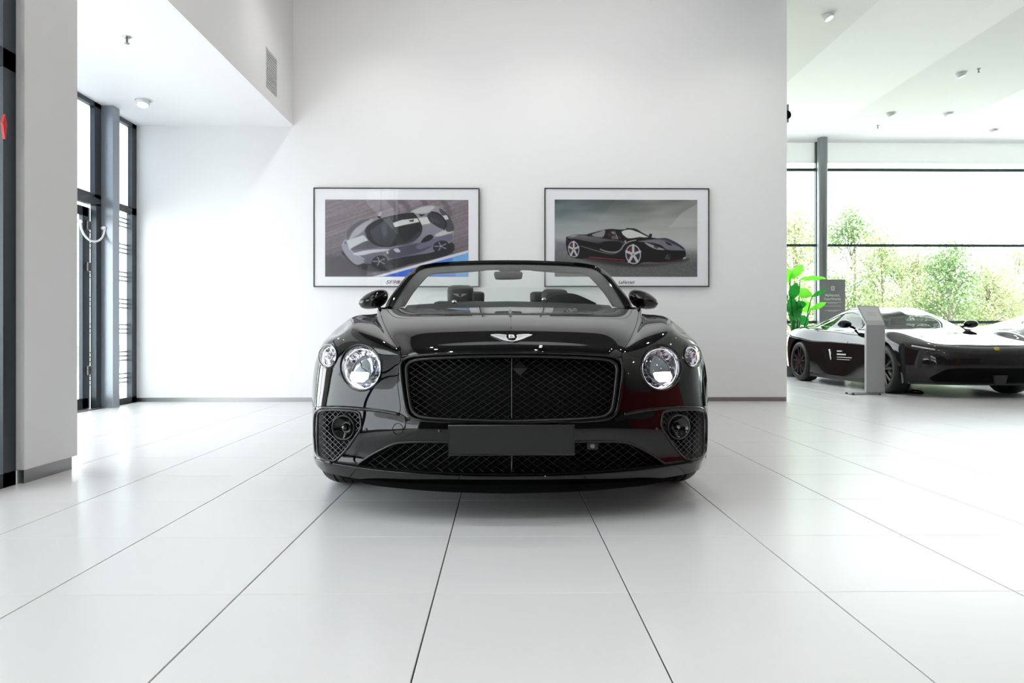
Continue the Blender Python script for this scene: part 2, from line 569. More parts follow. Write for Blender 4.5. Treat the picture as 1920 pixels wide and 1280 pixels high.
# ---- facade beside the camera (far left edge of the photo)
def window_obj(name, label):
    e = empty(name, (0, 0, 0)); S(e, label); return e
w1 = window_obj('window_1', 'tall dark framed glass front at the left edge')
mb = MB()
XI = XF + 0.0
YG = -1.7
for y in (3.655, 1.9, 0.1, YG + .05):
    mb.box(XF - 0.022, XI, y - 0.047, y + 0.047, 0, ZC)
mb.box(XF - 0.022, XI, YG, 3.7, 0.0, 0.075)
mb.box(XF - 0.022, XI, YG, 3.7, 2.2, 2.3)
mb.box(XF - 0.022, XI, YG, 3.7, ZC - 0.1, ZC)
mb.mk('window_frame', frame_m, w1, smooth=False)
mb = MB().box(XF - 0.014, XF - 0.008, YG, 3.61, 0.07, ZC - 0.05)
mb.mk('pane', pane_m, w1, smooth=False)
S(MB().box(XF - 0.2, XF, YB, YG, 0, ZC + 0.2).mk('wall_left_rear', MATS['wall_dark'], smooth=False), 'unseen dark wall behind the camera on the left, solid to cut daylight')  # solid where glass stood, added to cut daylight on the floor
S(MB().box(-7.2, XF - 0.03, -10, 3.6, 3.25, 3.35).mk('unseen_shade_canopy', wall_grey, smooth=False), 'added unseen canopy shading the left glass front')  # added out of view to keep high sky light off the floor
# red flame-like sticker on the glass edge at the far left
stk = P(14, 238, 3.48)
V = [(XF, 3.59, 1.90), (XF, 3.606, 1.95), (XF, 3.622, 1.90), (XF, 3.612, 1.82), (XF, 3.604, 1.82)]
V2 = [(x + 0.012, y, z) for x, y, z in V]
F = [(0, 1, 2, 3, 4), (9, 8, 7, 6, 5)] + [(k, (k + 1) % 5, 5 + (k + 1) % 5, 5 + k) for k in range(5)]
tag(mk('door_marker', V + V2, F, mat('red_marker', srgb(205, 25, 30), 0.4), smooth=False), 'small red arrow-shaped marker on the dark frame at the left edge', 'marker')

# ---- entrance wall: fixed light beside the picture wall, post, door
w2 = window_obj('window_2', 'narrow dark framed window beside the white wall')
FR = 0.07
def vbar(mb, y0, y1, z0=0.0, z1=ZS, x0=XE - 0.025, x1=XE + 0.04): mb.box(x0, x1, y0, y1, z0, z1)
mb = MB()
vbar(mb, 8.25, YW)
mb.box(XE - 0.025, XE + 0.04, 7.75, YW, 0.0, 0.07)
mb.box(XE - 0.025, XE + 0.04, 7.75, YW, 2.25, 2.33)
mb.box(XE - 0.025, XE + 0.04, 7.75, YW, ZS - 0.05, ZS)
mb.mk('window_frame', frame_m, w2, smooth=False)
MB().box(XE - 0.02, XE - 0.008, 7.75, 8.26, 2.33, ZS - 0.04).mk('pane', frost_m, w2, smooth=False, label='frosted white upper pane')
MB().box(XE - 0.02, XE - 0.008, 7.75, 8.26, 0.06, 2.26).mk('pane', pane_m, w2, smooth=False)
stripe_m = mat('glass_stripe', (0.32, 0.34, 0.36), 0.6)
for zc in (2.14, 1.83, 1.5, 1.18, 0.88, 0.56, 0.3):
    for k, dz in enumerate((-0.05, 0.0, 0.05)):
        MB().box(XE - 0.034, XE - 0.022, 7.75, 8.26, zc + dz - 0.008, zc + dz + 0.008).mk('stripe', stripe_m, w2, smooth=False)
post = MB().box(XE - 0.03, XE + 0.17, 7.62, 7.75, 0, ZS, 0.004).mk('trim_1', mat('post_grey', (0.30, 0.33, 0.37), 0.3, 0.5), smooth=False)
S(post, 'grey metal post between entrance door and narrow window')
w3 = window_obj('window_3', 'frosted window light over the entrance door')
mb = MB()
mb.box(XE - 0.025, XE + 0.04, 4.1, 7.62, 2.22, 2.34)
mb.box(XE - 0.025, XE + 0.04, 4.1, 7.62, ZS - 0.05, ZS)
vbar(mb, 7.5, 7.62, 2.3, ZS); vbar(mb, 4.1, 4.2, 2.3, ZS); vbar(mb, 5.8, 5.9, 2.3, ZS)
mb.mk('window_frame', frame_m, w3, smooth=False)
MB().box(XE - 0.02, XE - 0.008, 4.15, 7.55, 2.3, ZS - 0.04).mk('pane', frost_m, w3, smooth=False)
d1 = window_obj('door_1', 'dark framed glass entrance door standing ajar')
mb = MB(); vbar(mb, 7.53, 7.62, 0, 2.24)
mb.mk('door_frame', frame_m, d1, smooth=False)
mb = MB()
for (y0, y1, z0, z1) in ((7.45, 7.58, 0.01, 2.2), (6.2, 6.32, 0.01, 2.2), (6.25, 7.55, 0.01, 0.12), (6.25, 7.55, 2.1, 2.2)):
    mb.box(XE - 0.10, XE - 0.06, y0, y1, z0, z1)
lf = mb.mk('door_leaf', frame_m, d1, smooth=False)
MB().box(XE - 0.098, XE - 0.082, 6.3, 7.47, 0.1, 2.12).mk('pane', pane_m, lf, smooth=False)
for z in (0.42, 1.55, 2.0):
    MB().box(XE - 0.07, XE - 0.03, 7.50, 7.545, z - 0.05, z + 0.05, 0.006).mk('hinge', steel_m, d1, smooth=False)
MB().box(XE - 0.05, XE + 0.05, 6.0, 7.6, 0.0, 0.012).mk('threshold', steel_m, d1, smooth=False)
for zc in (2.0, 1.83, 1.5, 1.18, 0.88, 0.56, 0.3):
    for dz in (-0.05, 0.0, 0.05):
        MB().box(XE - 0.145, XE - 0.13, 7.58, 7.78, zc + dz - 0.008, zc + dz + 0.008).mk('stripe', stripe_m, d1, smooth=False)
# hanging white hoop in front of the door post
pts = []
for k in range(25):
    t = math.pi * k / 24
    pts.append((XE + 0.08, 7.40 - 0.215 * math.cos(t), 1.98 - 0.17 * math.sin(t)))
hp = MB().tube(pts, 0.011, 10).mk('hoop_handle', mat('white_enamel', (0.82, 0.82, 0.82), 0.3))
tag(hp, 'curved white hoop handle on the entrance door post', 'handle')
for y in (7.185, 7.61):
    MB().ell((XE + 0.07, y, 1.985), (0.03, 0.018, 0.022)).mk('mounting_knob', MATS['white_enamel'], hp)

# ---- far window wall on the right
w4 = window_obj('window_4', 'wide glazed wall with thin dark transoms facing the trees')
def zat(py, Y=YFAR): return CAMH + (HOR - py) * Y / FPX
mb = MB()
thin = mat('transom_grey', (0.05, 0.075, 0.08), 0.35, 0.4)
for (p0, p1) in ((314.5, 319.5), (457, 461.5), (601, 606.5)):
    mb.box(-1.0, XR, YFAR - 0.05, YFAR + 0.02, zat(p1), zat(p0))
mb.box(-1.0, XR, YFAR - 0.04, YFAR + 0.04, 0, 0.07)
for px in (1529.5,):
    x = P(px, 400, YFAR)[0]
    mb.box(x - 0.03, x + 0.03, YFAR - 0.08, YFAR + 0.02, 0, ZC)
for x in (2.6, 13.6): mb.box(x - 0.03, x + 0.03, YFAR - 0.08, YFAR + 0.02, 0, ZC)
mb.mk('window_frame', thin, w4, smooth=False)
zz = [0.05, zat(604), zat(459), zat(317), zat(304)]
xs = [-1.0, P(1529.5, 400, YFAR)[0], XR]
for a, b in zip(zz[:-1], zz[1:]):
    for x0, x1 in zip(xs[:-1], xs[1:]):
        MB().box(x0, x1, YFAR, YFAR + 0.012, a, b).mk('pane', pane_m, w4, smooth=False)
S(MB().box(-1.0, XR, YFAR - 0.02, YFAR + 0.0, zat(304), ZC + 0.2).mk('trim_2', translucent_mat('spandrel_white', (0.83, 0.845, 0.84), 0.33), smooth=False), 'pale band over the far glazing')
cx, cy = P(1542, 400, 14.3)[:2]
colu = mk('steel_column', *lathe([(0.0, 0), (0.1, 0), (0.1, ZC), (0.0, ZC)], (cx, cy, 0), (0, 0, 1), 36), mat('column_grey', (0.26, 0.28, 0.29), 0.3, 0.5))
autosmooth(colu)
tag(colu, 'round dark grey steel column in front of the far glazing', 'column')

# ---- vent grille on the bulkhead
v0 = empty('air_vent', (-2.55, 7.55, 3.5)); tag(v0, 'flat grey air vent set high in the white bulkhead', 'vent')
mb = MB()
mb.box(-2.552, -2.544, 7.39, 7.73, 3.48, 3.9)
mb.mk('frame', mat('vent_grey', (0.55, 0.55, 0.55), 0.5), v0, v0.location, smooth=False)
for k in range(13):  # added pale ground that bounces daylight up to the ceiling
    z = 3.505 + k * 0.03
    MB().box(-2.546, -2.538, 7.41, 7.71, z, z + 0.016).mk('slat', MATS['vent_grey'], v0, v0.location, smooth=False)

# ---- wall-mounted box on the free end of the picture wall
c = P(1482, 216, 8.5); b0 = empty('wall_speaker', (XWR, 8.5, c[2] - 0.13)); tag(b0, 'small dark grey loudspeaker on the free end of the picture wall', 'speaker')
dark_dev = mat('device_grey', (0.28, 0.285, 0.29), 0.4)
MB().box(XWR, XWR + 0.055, 8.42, 8.58, c[2] - 0.11, c[2] + 0.11, 0.006).mk('housing', dark_dev, b0, b0.location, smooth=False)
mk('cone', *lathe([(0.0, 0.004), (0.03, 0.001), (0.05, 0.01), (0.055, 0.0)], (XWR + 0.028, 8.418, c[2] - 0.02), (0, -1, 0), 20), matte_m, b0, b0.location)

# ---- ceiling lamps and sprinklers
def downlight(c, tilt_to, label, z, r=0.085, energy=25):
    root = empty('downlight', (c[0], c[1], z)); tag(root, label, 'lamp', 'tilting ceiling downlights')
    off = root.location
    o = mk('trim_ring', *lathe([(r * 0.86, -0.001), (r * 0.9, -0.008), (r * 1.12, -0.006), (r * 1.15, 0.0)], (c[0], c[1], z), (0, 0, 1), 28), MATS['lamp_white'], root, off)
    ax = unit(tilt_to)
    cc = np.array([c[0], c[1], z - 0.02])
    mk('housing', *lathe([(0.0, -0.05), (r * 0.75, -0.05), (r * 0.78, 0.0), (r * 0.72, 0.045), (r * 0.62, 0.047)], cc, ax, 28), MATS['lamp_white'], root, off)
    mk('recess', *lathe([(r * 0.87, 0.001), (r * 0.8, 0.02), (0.0, 0.03)], (c[0], c[1], z - 0.004), (0, 0, 1), 24), satin_m, root, off)
    mk('bulb', *lathe([(r * 0.64, 0.044), (r * 0.4, 0.046), (0.0, 0.047)], cc, ax, 24), MATS['lamp_glow'], root, off)
    p = cc + ax * 0.06
    spot(tuple(p), energy, 110, 0.05, aim=tuple(p + ax))
    return root
mat('lamp_white', (0.8, 0.8, 0.79), 0.4)
mat('lamp_glow', (1, 1, 1), 0.4, emit=(1, 0.98, 0.95), emit_s=1.2)
LD = [((1552, 27), (0.35, -0.25, -0.9), 'tilted white ceiling downlight at the top right, nearest the picture wall', ZC),
      ((1801, 137), (0.35, -0.1, -0.9), 'tilted white ceiling downlight between the two coffers, beside a sprinkler', ZC),
      ((1670, 212), (0.35, -0.1, -0.9), 'tilted white downlight above the steel column, far end of the ceiling', ZC),
      ((1778, 212), (0.05, -0.45, -0.9), 'bright downlight facing the camera beside the right coffer corner', ZC),
      ((1863, 243), (0.1, -0.4, -0.9), 'farthest downlight, right above the glazed wall', ZC),
      ((268, 187), (0.15, -0.3, -0.95), 'white downlight in the low entrance soffit', ZS)]
for (p, t, l, z) in LD:
    downlight(PZ(p[0], p[1], z), t, l, z)
downlight((-3.4, 5.2), (0, 0, -1), 'white downlight in the entrance soffit, hidden behind the pier', ZS) if False else None
spot((-3.5, 5.3, ZS - 0.05), 4)
spot((-3.4, 7.2, ZS - 0.05), 4)
for (p, z, l) in (((238, 72), ZS, 'small fire sprinkler in the low entrance soffit'),
                  ((1835, 132), ZC, 'small fire sprinkler between the two ceiling coffers'),
                  ((1646, 238), ZC, 'small fire sprinkler near the far glazing above the column')):
    c = PZ(p[0], p[1] - 3, z)
    root = empty('fire_sprinkler', tuple(c)); tag(root, l, 'sprinkler', 'ceiling sprinklers')
    mk('rosette', *lathe([(0.0, -0.012), (0.02, -0.012), (0.035, 0.0)], c, (0, 0, 1), 18), sprink_m, root, c)
    mk('nozzle', *lathe([(0.009, -0.01), (0.009, -0.05), (0.022, -0.055), (0.022, -0.058), (0.0, -0.06)], c, (0, 0, 1), 14), sprink_m, root, c)

# ------------------------------------------------------------------ the black convertible
XC, Y0 = 0.036, 2.87             # centre line, nose
carA = empty('convertible_car', (XC, Y0 + 0.9, 0))
tag(carA, 'black open-top convertible with lit round headlamps facing the camera', 'car')
OA = np.array(carA.location)
def W(x, y, z): return np.array([XC - x, Y0 + y, z])      # half-width x measured to the image left
def pt(a):                                                # (px, py, y) seen in the photo
    return P(a[0], a[1], Y0 + a[2])
def mir(V):
    V = np.array(V, float); V[..., 0] = 2 * XC - V[..., 0]; return V
def flipF(F): return [tuple(reversed(f)) for f in F]
def both(name, V, F, m, parent=None, smooth=True, label=None):
    """one part on the image left, its mirror on the image right"""
    par = parent or (carA, carA)
    if not isinstance(par, tuple): par = (par, par)
    a = mk(name, V, F, m, par[0], OA, smooth, label)
    b = mk(name, mir(V), flipF(F), m, par[1], OA, smooth, label)
    return a, b
def whole(name, V, F, m, parent=None, smooth=True, label=None):
    """left half and mirrored half as one part"""
    n = len(V)
    return mk(name, np.concatenate([V, mir(V)]), list(F) + [tuple(i + n for i in reversed(f)) for f in F], m, parent or carA, OA, smooth, label)

ROWS = [
 # r0 underside of the lip
 [(957,909,.05),(880,908.5,.055),(800,907,.07),(740,904,.095),(700,900.5,.12),(670,897,.15),(645,893,.185),(620,888,.23),(604,882,.29),(594,872,.37),(590,866,.47)],
 # r1 lip front
 [(957,893,.0),(880,892,.005),(800,888.5,.02),(740,884,.045),(700,880,.07),(670,876,.10),(645,872,.135),(620,868,.18),(602,865,.24),(592,862,.33),(588,858,.45)],
 # r2 above the lip
 [(957,887,.025),(880,886,.03),(800,882.5,.045),(740,878.5,.068),(700,875,.09),(668,871,.12),(643,867,.155),(618,863,.20),(600,859,.26),(591,855,.35),(587.5,850,.47)],
 # r3 lower intake
 [(957,855,.03),(880,855,.035),(800,853,.05),(745,850,.07),(708,846,.09),(680,843,.115),(650,838,.15),(622,832,.20),(600,826,.27),(590,820,.37),(586.5,815,.50)],
 # r4 bumper bar
 [(957,812,.0),(880,812,.005),(800,811,.02),(755,809,.04),(720,806,.065),(690,803,.09),(655,799,.135),(622,795,.19),(599,792,.27),(588.5,788,.38),(585.5,785,.53)],
 # r5 crease under the lamps, lower grille edge
 [(957,795,.005),(880,794,.01),(800,791,.025),(765,784,.045),(749,775,.06),(715,768,.09),(670,763,.14),(630,761,.205),(602,762,.285),(588.5,764,.40),(584.5,766,.54)],
 # r6
 [(957,725,.022),(880,725,.027),(805,724,.047),(760,722,.072),(745,720,.085),(720,716,.11),(677,711,.165),(636,706,.24),(609,702,.325),(594.5,702,.44),(587,705,.56)],
 # r7 hood leading edge
 [(957,657,.05),(880,658,.06),(800,662,.09),(770,665,.11),(753,668,.13),(728,657,.19),(682,646,.27),(644,642,.35),(619,641,.43),(604,648,.53),(596,662,.62)],
 # r8
 [(957,642.5,.12),(880,644,.13),(800,647,.16),(768,650,.175),(744,650,.22),(720,636,.29),(682,621,.39),(653,616,.46),(637,627,.55),(612,633,.70),(603,655,.74)],
 # r9
 [(957,616.5,.28),(880,618,.29),(800,621.5,.31),(762,625,.34),(728,627,.42),(712,615,.50),(683,602.5,.65),(659,600.5,.73),(642,615,.82),(619,625,.93),(612,660,.92)],
 # r10
 [(957,590,.60),(880,591,.61),(800,593.5,.63),(755,597,.66),(716,603,.74),(705,597,.84),(684,590,1.02),(664,591,1.06),(646,604,1.08),(633,629,1.09)],
 # r11 cowl
 [(957,575.5,1.10),(880,576.5,1.10),(800,578,1.09),(755,579,1.08),(709,580,1.08)],
]
CG = []
for r in ROWS: CG.append([pt(a) for a in r])
CG[10].append(W(.965, 1.16, .60))
CG[11] += [W(.775, 1.2, .94), W(.82, 1.32, .925), W(.875, 1.40, .90), W(.93, 1.44, .82), W(.95, 1.44, .62), W(.95, 1.40, .22)]
for r in CG:                     # centre column exactly on the centre plane
    r[0] = np.array([XC, r[0][1], r[0][2]])
CG = np.array(CG)
shF = Sheet(CG)
DU, DV = 8, 8
us = np.linspace(0, 10, 10 * DU + 1); vs = np.linspace(0, 11, 11 * DV + 1)
GF = shF.grid(us, vs)
def fair_blocks(G):
    """smooth the top and fascia a little but keep the style lines r1, r5 (outer part)"""
    H = fair(G, 10, 0.5)
    H[:, 0, 0] = XC
    keep = np.zeros(G.shape[:2])
    for r, w in ((1, 1.0), (2, 0.7)):
        for k in range(-3, 4):
            keep[r * DV + k, :] = np.maximum(keep[r * DV + k, :], w * (1 - abs(k) / 4))
    for k in range(-4, 5):
        keep[5 * DV + k, 3 * DU:] = np.maximum(keep[5 * DV + k, 3 * DU:], 0.9 * (1 - abs(k) / 5))
    return H * (1 - keep[..., None]) + G * keep[..., None]
GF = fair_blocks(GF)
NF = -grid_normals(GF)
PXF = project(GF)

# look-up: photo pixel (image-left half) -> point on the body surface
_fx = PXF[:10 * DV + 1].reshape(-1, 2); _fp = GF[:10 * DV + 1].reshape(-1, 3); _fn = NF[:10 * DV + 1].reshape(-1, 3)
def surf(px, py, off=0.0):
    d = np.hypot(_fx[:, 0] - px, _fx[:, 1] - py)
    idx = np.argsort(d)[:14]
    ymin = _fp[idx, 1].min()
    idx = idx[_fp[idx, 1] < ymin + 0.12]
    w = 1 / (d[idx] ** 2 + 1.0)
    A = np.stack([np.ones(len(idx)), _fx[idx, 0] - px, _fx[idx, 1] - py], 1)
    sw = np.sqrt(w)[:, None]
    if len(idx) >= 5:
        Y = np.linalg.lstsq(A * sw, _fp[idx, 1] * sw[:, 0], rcond=None)[0][0]
    else: Y = (w * _fp[idx, 1]).sum() / w.sum()
    n = unit((w[:, None] * _fn[idx]).sum(0))
    return P(px, py, Y) + n * off, n
def surfs(pts, off=0.0): return np.array([surf(a, b, off)[0] for a, b in pts])

# outlines in the photo (image-left half)
GR = np.array([(957,661.5),(880,662.5),(800,666),(773,669),(758,675),(752.5,685),(752.5,702),(756,732),(760.5,760),(765,774),(773,782.5),(786,787),(820,790),(880,792),(957,794)])
GRc = np.concatenate([crv(GR, 6), [(990, 794), (990, 661.5)]])
LIc = np.concatenate([crv([(957,828),(900,828),(841,828),(790,828),(752,829.5),(733,834),(703,849),(684,861),(672,870)], 6), crv([(674,872.5),(700,876),(737,879.5),(800,883),(841,884.5),(900,886),(957,886.5)], 5), [(990, 886.5), (990, 828)]])
SI = np.array([(597,776),(604,770),(620,768.5),(650,769.5),(668,771.5),(675,778),(677,800),(668,816),(653,838),(638,855),(626,864),(612,862.5),(601,858),(596.5,848),(595.5,830),(595.5,800)])
SIc = crv(SI, 6, True)
def ell_px(c, a, b, rot=0, n=48):
    t = np.linspace(0, 2 * np.pi, n, endpoint=False); r = math.radians(rot)
    x, y = a * np.cos(t), b * np.sin(t)
    return np.stack([c[0] + x * math.cos(r) - y * math.sin(r), c[1] + x * math.sin(r) + y * math.cos(r)], 1)
HL = ((677, 689), 38.5, 43, -6); HO = ((615.5, 667.5), 16.5, 22, 8)
HLc, HOc = ell_px(*HL), ell_px(*HO)

def panel(u0, u1, v0, v1, cuts=(), gap=0.0015, arch=None, extra=None):
    """part of the front sheet between parameter limits, with openings cut out"""
    ua = [x for x in us if u0 - 1e-6 <= x <= u1 + 1e-6]; va = [x for x in vs if v0 - 1e-6 <= x <= v1 + 1e-6]
    i0, i1 = int(round(u0 * DU)), int(round(u1 * DU)); j0, j1 = int(round(v0 * DV)), int(round(v1 * DV))
    G = GF[j0:j1 + 1, i0:i1 + 1].copy()
    # pull the borders in by a small gap
    def pull(a, b): d = b - a; return a + d / np.maximum(1e-9, np.linalg.norm(d, axis=-1))[..., None] * gap
    if u0 > 0: G[:, 0] = pull(G[:, 0], G[:, 1])
    if u1 < 10: G[:, -1] = pull(G[:, -1], G[:, -2])
    if v0 > 0: G[0] = pull(G[0], G[1])
    if v1 < 11: G[-1] = pull(G[-1], G[-2])
    V = G.reshape(-1, 3); F = flipF(grid_tris(G.shape[0], G.shape[1]))
    for c in cuts:
        s = -poly_sdf(project(V), c)
        V, F = trim(V, F, s)
    if arch is not None:
        d = np.hypot(V[:, 1] - (Y0 + arch[0]), V[:, 2] - arch[1]) - arch[2]
        s = np.where(np.abs(V[:, 0] - XC) > 0.55, d, 1.0)
        V, F = trim(V, F, s)
    return V, F
ARCH = (0.9, 0.36, 0.392)
hoodV, hoodF = panel(0, 4, 7, 11, gap=0.0035)
hood = whole('hood', hoodV, hoodF, paint_m)
rc = GF[9 * DV:11 * DV + 1, 0]
mk('centre_crease', *tube(rc + [0, 0, -.0006], np.linspace(.0014, .0032, len(rc)), 8), paint_m, hood, OA)
V, F = panel(0, 4, 5, 7, cuts=[GRc]); whole('grille_surround', V, F, paint_m)
V, F = panel(0, 10, 0, 5, cuts=[LIc, SIc], arch=ARCH)
bumper = whole('front_bumper', V, F, paint_m)
V, F = panel(4, 10, 5, 11, cuts=[HLc, HOc], arch=ARCH)
fenders = both('fender', V, F, paint_m)

# dark liner behind the openings and joints
LN = GF - NF * 0.085
V = LN[:, :9 * DU + 1].reshape(-1, 3); F = grid_quads(LN.shape[0], 9 * DU + 1)
whole('inner_liner', V, F, matte_m)

# ---- grille: frame, lattice, centre bar
GRo = crv(GR, 5)
def outline_tube(name, pts2, r, m, off=0.0, n=8, closed=False):
    pts = surfs(pts2, off)
    return tube(pts, r, n, closed)
def full_path(pts2, off):
    L = surfs(pts2, off); L[0, 0] = XC
    if abs(pts2[-1][0] - 957) < 1: L[-1, 0] = XC
    Rr = mir(L)[::-1]
    return np.concatenate([L, Rr[1:-1]])
grille = mk('radiator_grille', *tube(full_path(GRo, 0.004), 0.0065, 8, True), gloss_m, carA, OA)
mk('inner_ring', *tube(full_path(crv([(957,665),(880,666),(802,669.5),(776,673),(764,679),(759.5,688),(760,702),(763,732),(767,758),(771,770),(779,777.5),(790,782),(822,785.5),(880,788),(957,790)], 5), -0.012), 0.008, 8, True), satin_m, grille, OA)
GRp = np.concatenate([GR, (2 * 957 - GR[::-1][1:-1] * [1, 0] + GR[::-1][1:-1] * [0, 1] - [0, 0]) * [1, 1]]) if False else None

def clip_segments(p0, p1, poly, step=2.5):
    n = max(2, int(np.hypot(*(np.array(p1) - p0)) / step))
    t = np.linspace(0, 1, n); q = np.array(p0) + t[:, None] * (np.array(p1) - np.array(p0))
    ins = poly_sdf(q, poly) > 0
    out, cur = [], []
    for a, b in zip(q, ins):
        if b: cur.append(a)
        else:
            if len(cur) > 2: out.append(cur)
            cur = []
    if len(cur) > 2: out.append(cur)
    return out

class Depth:
    """fast smooth depth field of the body over photo pixels"""
    def __init__(s, x0, x1, y0, y1, st=12):
        s.xs = np.arange(x0, x1 + st, st, float); s.ys = np.arange(y0, y1 + st, st, float)
        s.Y = np.array([[surf(min(x, 957), y)[0][1] for x in s.xs] for y in s.ys])
    def at(s, px, py):
        fx = np.clip((px - s.xs[0]) / (s.xs[1] - s.xs[0]), 0, len(s.xs) - 1.001); fy = np.clip((py - s.ys[0]) / (s.ys[1] - s.ys[0]), 0, len(s.ys) - 1.001)
        i, j = int(fx), int(fy); a, b = fx - i, fy - j
        Y = s.Y
        return (Y[j, i] * (1 - a) + Y[j, i + 1] * a) * (1 - b) + (Y[j + 1, i] * (1 - a) + Y[j + 1, i + 1] * a) * b
DP = Depth(580, 972, 640, 912)

def lattice(poly, dx, slope, x0, x1, y0, y1, back, r, phase=0.0, directions=(1, -1), hole=None):
    """crossing wires, dx apart along x, set behind the opening"""
    mb = MB()
    for sgn in directions:
        span = (y1 - y0) / slope
        k = -int(span / dx) - 2
        while True:
            xs0 = x0 + k * dx + phase
            if xs0 > x1 + span: break
            a = (xs0, y1); b = (xs0 + sgn * span, y0)
            for seg in clip_segments(a, b, poly, 3 if hole else 6):
                pts = [P(p[0], p[1], DP.at(p[0], p[1]) + back + (0.002 if sgn > 0 else 0)) for p in seg]
                pts = [q for q in pts if q[0] <= XC + 0.004]
                if hole is not None:
                    keep = [math.hypot(p[0] - hole[0], p[1] - hole[1]) > hole[2] for p in seg][:len(pts)]
                    runs = []; cur = []
                    for q_, k_ in zip(pts, keep):
                        if k_: cur.append(q_)
                        else: runs.append(cur); cur = []
                    runs.append(cur)
                    for c_ in runs:
                        if len(c_) > 1: mb.tube(np.array(c_), r, 4, cap=False)
                elif len(pts) > 1: mb.tube(np.array(pts), r, 4, cap=False)
            k += 1
    return np.concatenate(mb.V), mb.F
gm = mat('grille_mesh_black', (0.008, 0.008, 0.0085), 0.2, 0.0)
V, F = lattice(GRc, 18.0, 0.66, 740, 960, 655, 800, 0.022, 0.0014, phase=3)
o = whole('grille_mesh', V, F, gm, grille); o['kind'] = 'stuff'
mk('centre_bar', *tube([P(957, y, DP.at(957, y) + 0.012) * [0, 1, 1] + [XC, 0, 0] for y in np.linspace(663, 793, 12)], 0.0028, 8), gm, grille, OA)
# camera / sensor pad behind the mesh
c = P(975, 690, Y0 + 0.06)
MB().add(*lathe([(0, 0), (0.032, 0), (0.032, 0.01), (0, 0.012)], c, (0, -1, 0), 4)).mk('distance_sensor', mat('sensor_grey', (0.008, 0.008, 0.008), 0.15), grille, OA, smooth=False)

# ---- lower intake
low = None
V, F = lattice(LIc, 19.0, 0.72, 660, 960, 826, 888, 0.03, 0.0019, phase=5, directions=(1, -1))
low = whole('lower_intake_mesh', V, F, gm); low['kind'] = 'stuff'
mk('lower_intake_rim', *tube(full_path(np.concatenate([crv([(957,828),(900,828),(841,828),(790,828),(752,829.5),(733,834),(703,849),(684,861),(672,870)], 5)]), 0.0)[:82], 0.004, 8), gloss_m, carA, OA) if False else None
rp = crv([(957,828),(900,828),(841,828),(790,828),(752,829.5),(733,834),(703,849),(684,861),(672,870)], 5)
L = surfs(rp, 0.001); L[0, 0] = XC
mk('lower_intake_rim', *tube(np.concatenate([L[::-1], mir(L)[1:]]), 0.005, 8), satin_m, carA, OA)
mk('intake_bar', *tube([np.array([XC, DP.at(957, y) + 0.02 + Y0 * 0, P(957, y, DP.at(957, y))[2]]) for y in np.linspace(828, 887, 6)], 0.004, 8), satin_m, carA, OA)
# splitter under the lip
rl = crv([(957,889.5),(880,888.7),(800,885.2),(740,881),(700,877.5),(669,873.5),(644,869.5),(619,865.5),(601,862)], 5)
L = surfs(rl, 0.0); L[0, 0] = XC
mk('lip_groove', *tube(np.concatenate([L[::-1], mir(L)[1:]]), 0.005, 8), matte_m, carA, OA)

# ---- side intakes with round lamps
rim = surfs(SIc, 0.001)
sides = both('side_intake', *tube(rim, 0.0055, 8, True), satin_m)
V, F = lattice(SIc, 10.6, 0.98, 590, 690, 762, 870, 0.028, 0.0013, phase=2, hole=(643, 802, 24))
for o in both('intake_mesh', V, F, mat('intake_wire_grey', (0.16, 0.16, 0.165), 0.3, 0.8), sides): o['kind'] = 'stuff'
fr = surfs(crv([(749,777),(715,770.5),(680,767),(640,764.5),(610,765),(596,769),(591,780),(590,805),(591,835),(594,853),(604,862),(622,868)], 6), 0.001)
both('intake_surround', *tube(fr, 0.0075, 8), gloss_m, sides)
c0, n0 = surf(643, 802); ax = unit(np.array([-0.25, -1, 0.0])); c = c0 + np.array([0, 0.012, 0])
k = 0.055
fog = both('front_lamp', *lathe([(k * 0.86, -0.05), (k * 0.9, 0.004), (k * 0.95, 0.009), (k, 0.006), (k * 1.02, -0.004), (k * 1.02, -0.05)], c, ax, 40), mat('lamp_ring_grey', (.045, .045, .046), .3), sides)
both('lamp_cone', *lathe([(k * 0.88, 0.0), (k * 0.5, -0.022), (k * 0.25, -0.026), (k * 0.22, -0.01), (k * 0.12, -0.002), (0, 0.0)], c, ax, 40), gloss_m, fog)
both('lamp_bulb', *lathe([(k * 0.2, -0.012), (k * 0.19, 0.0), (k * 0.12, 0.006), (0, 0.008)], c, ax, 20), mat('bulb_grey', (0.25, 0.25, 0.25), 0.1, 0.9), fog)

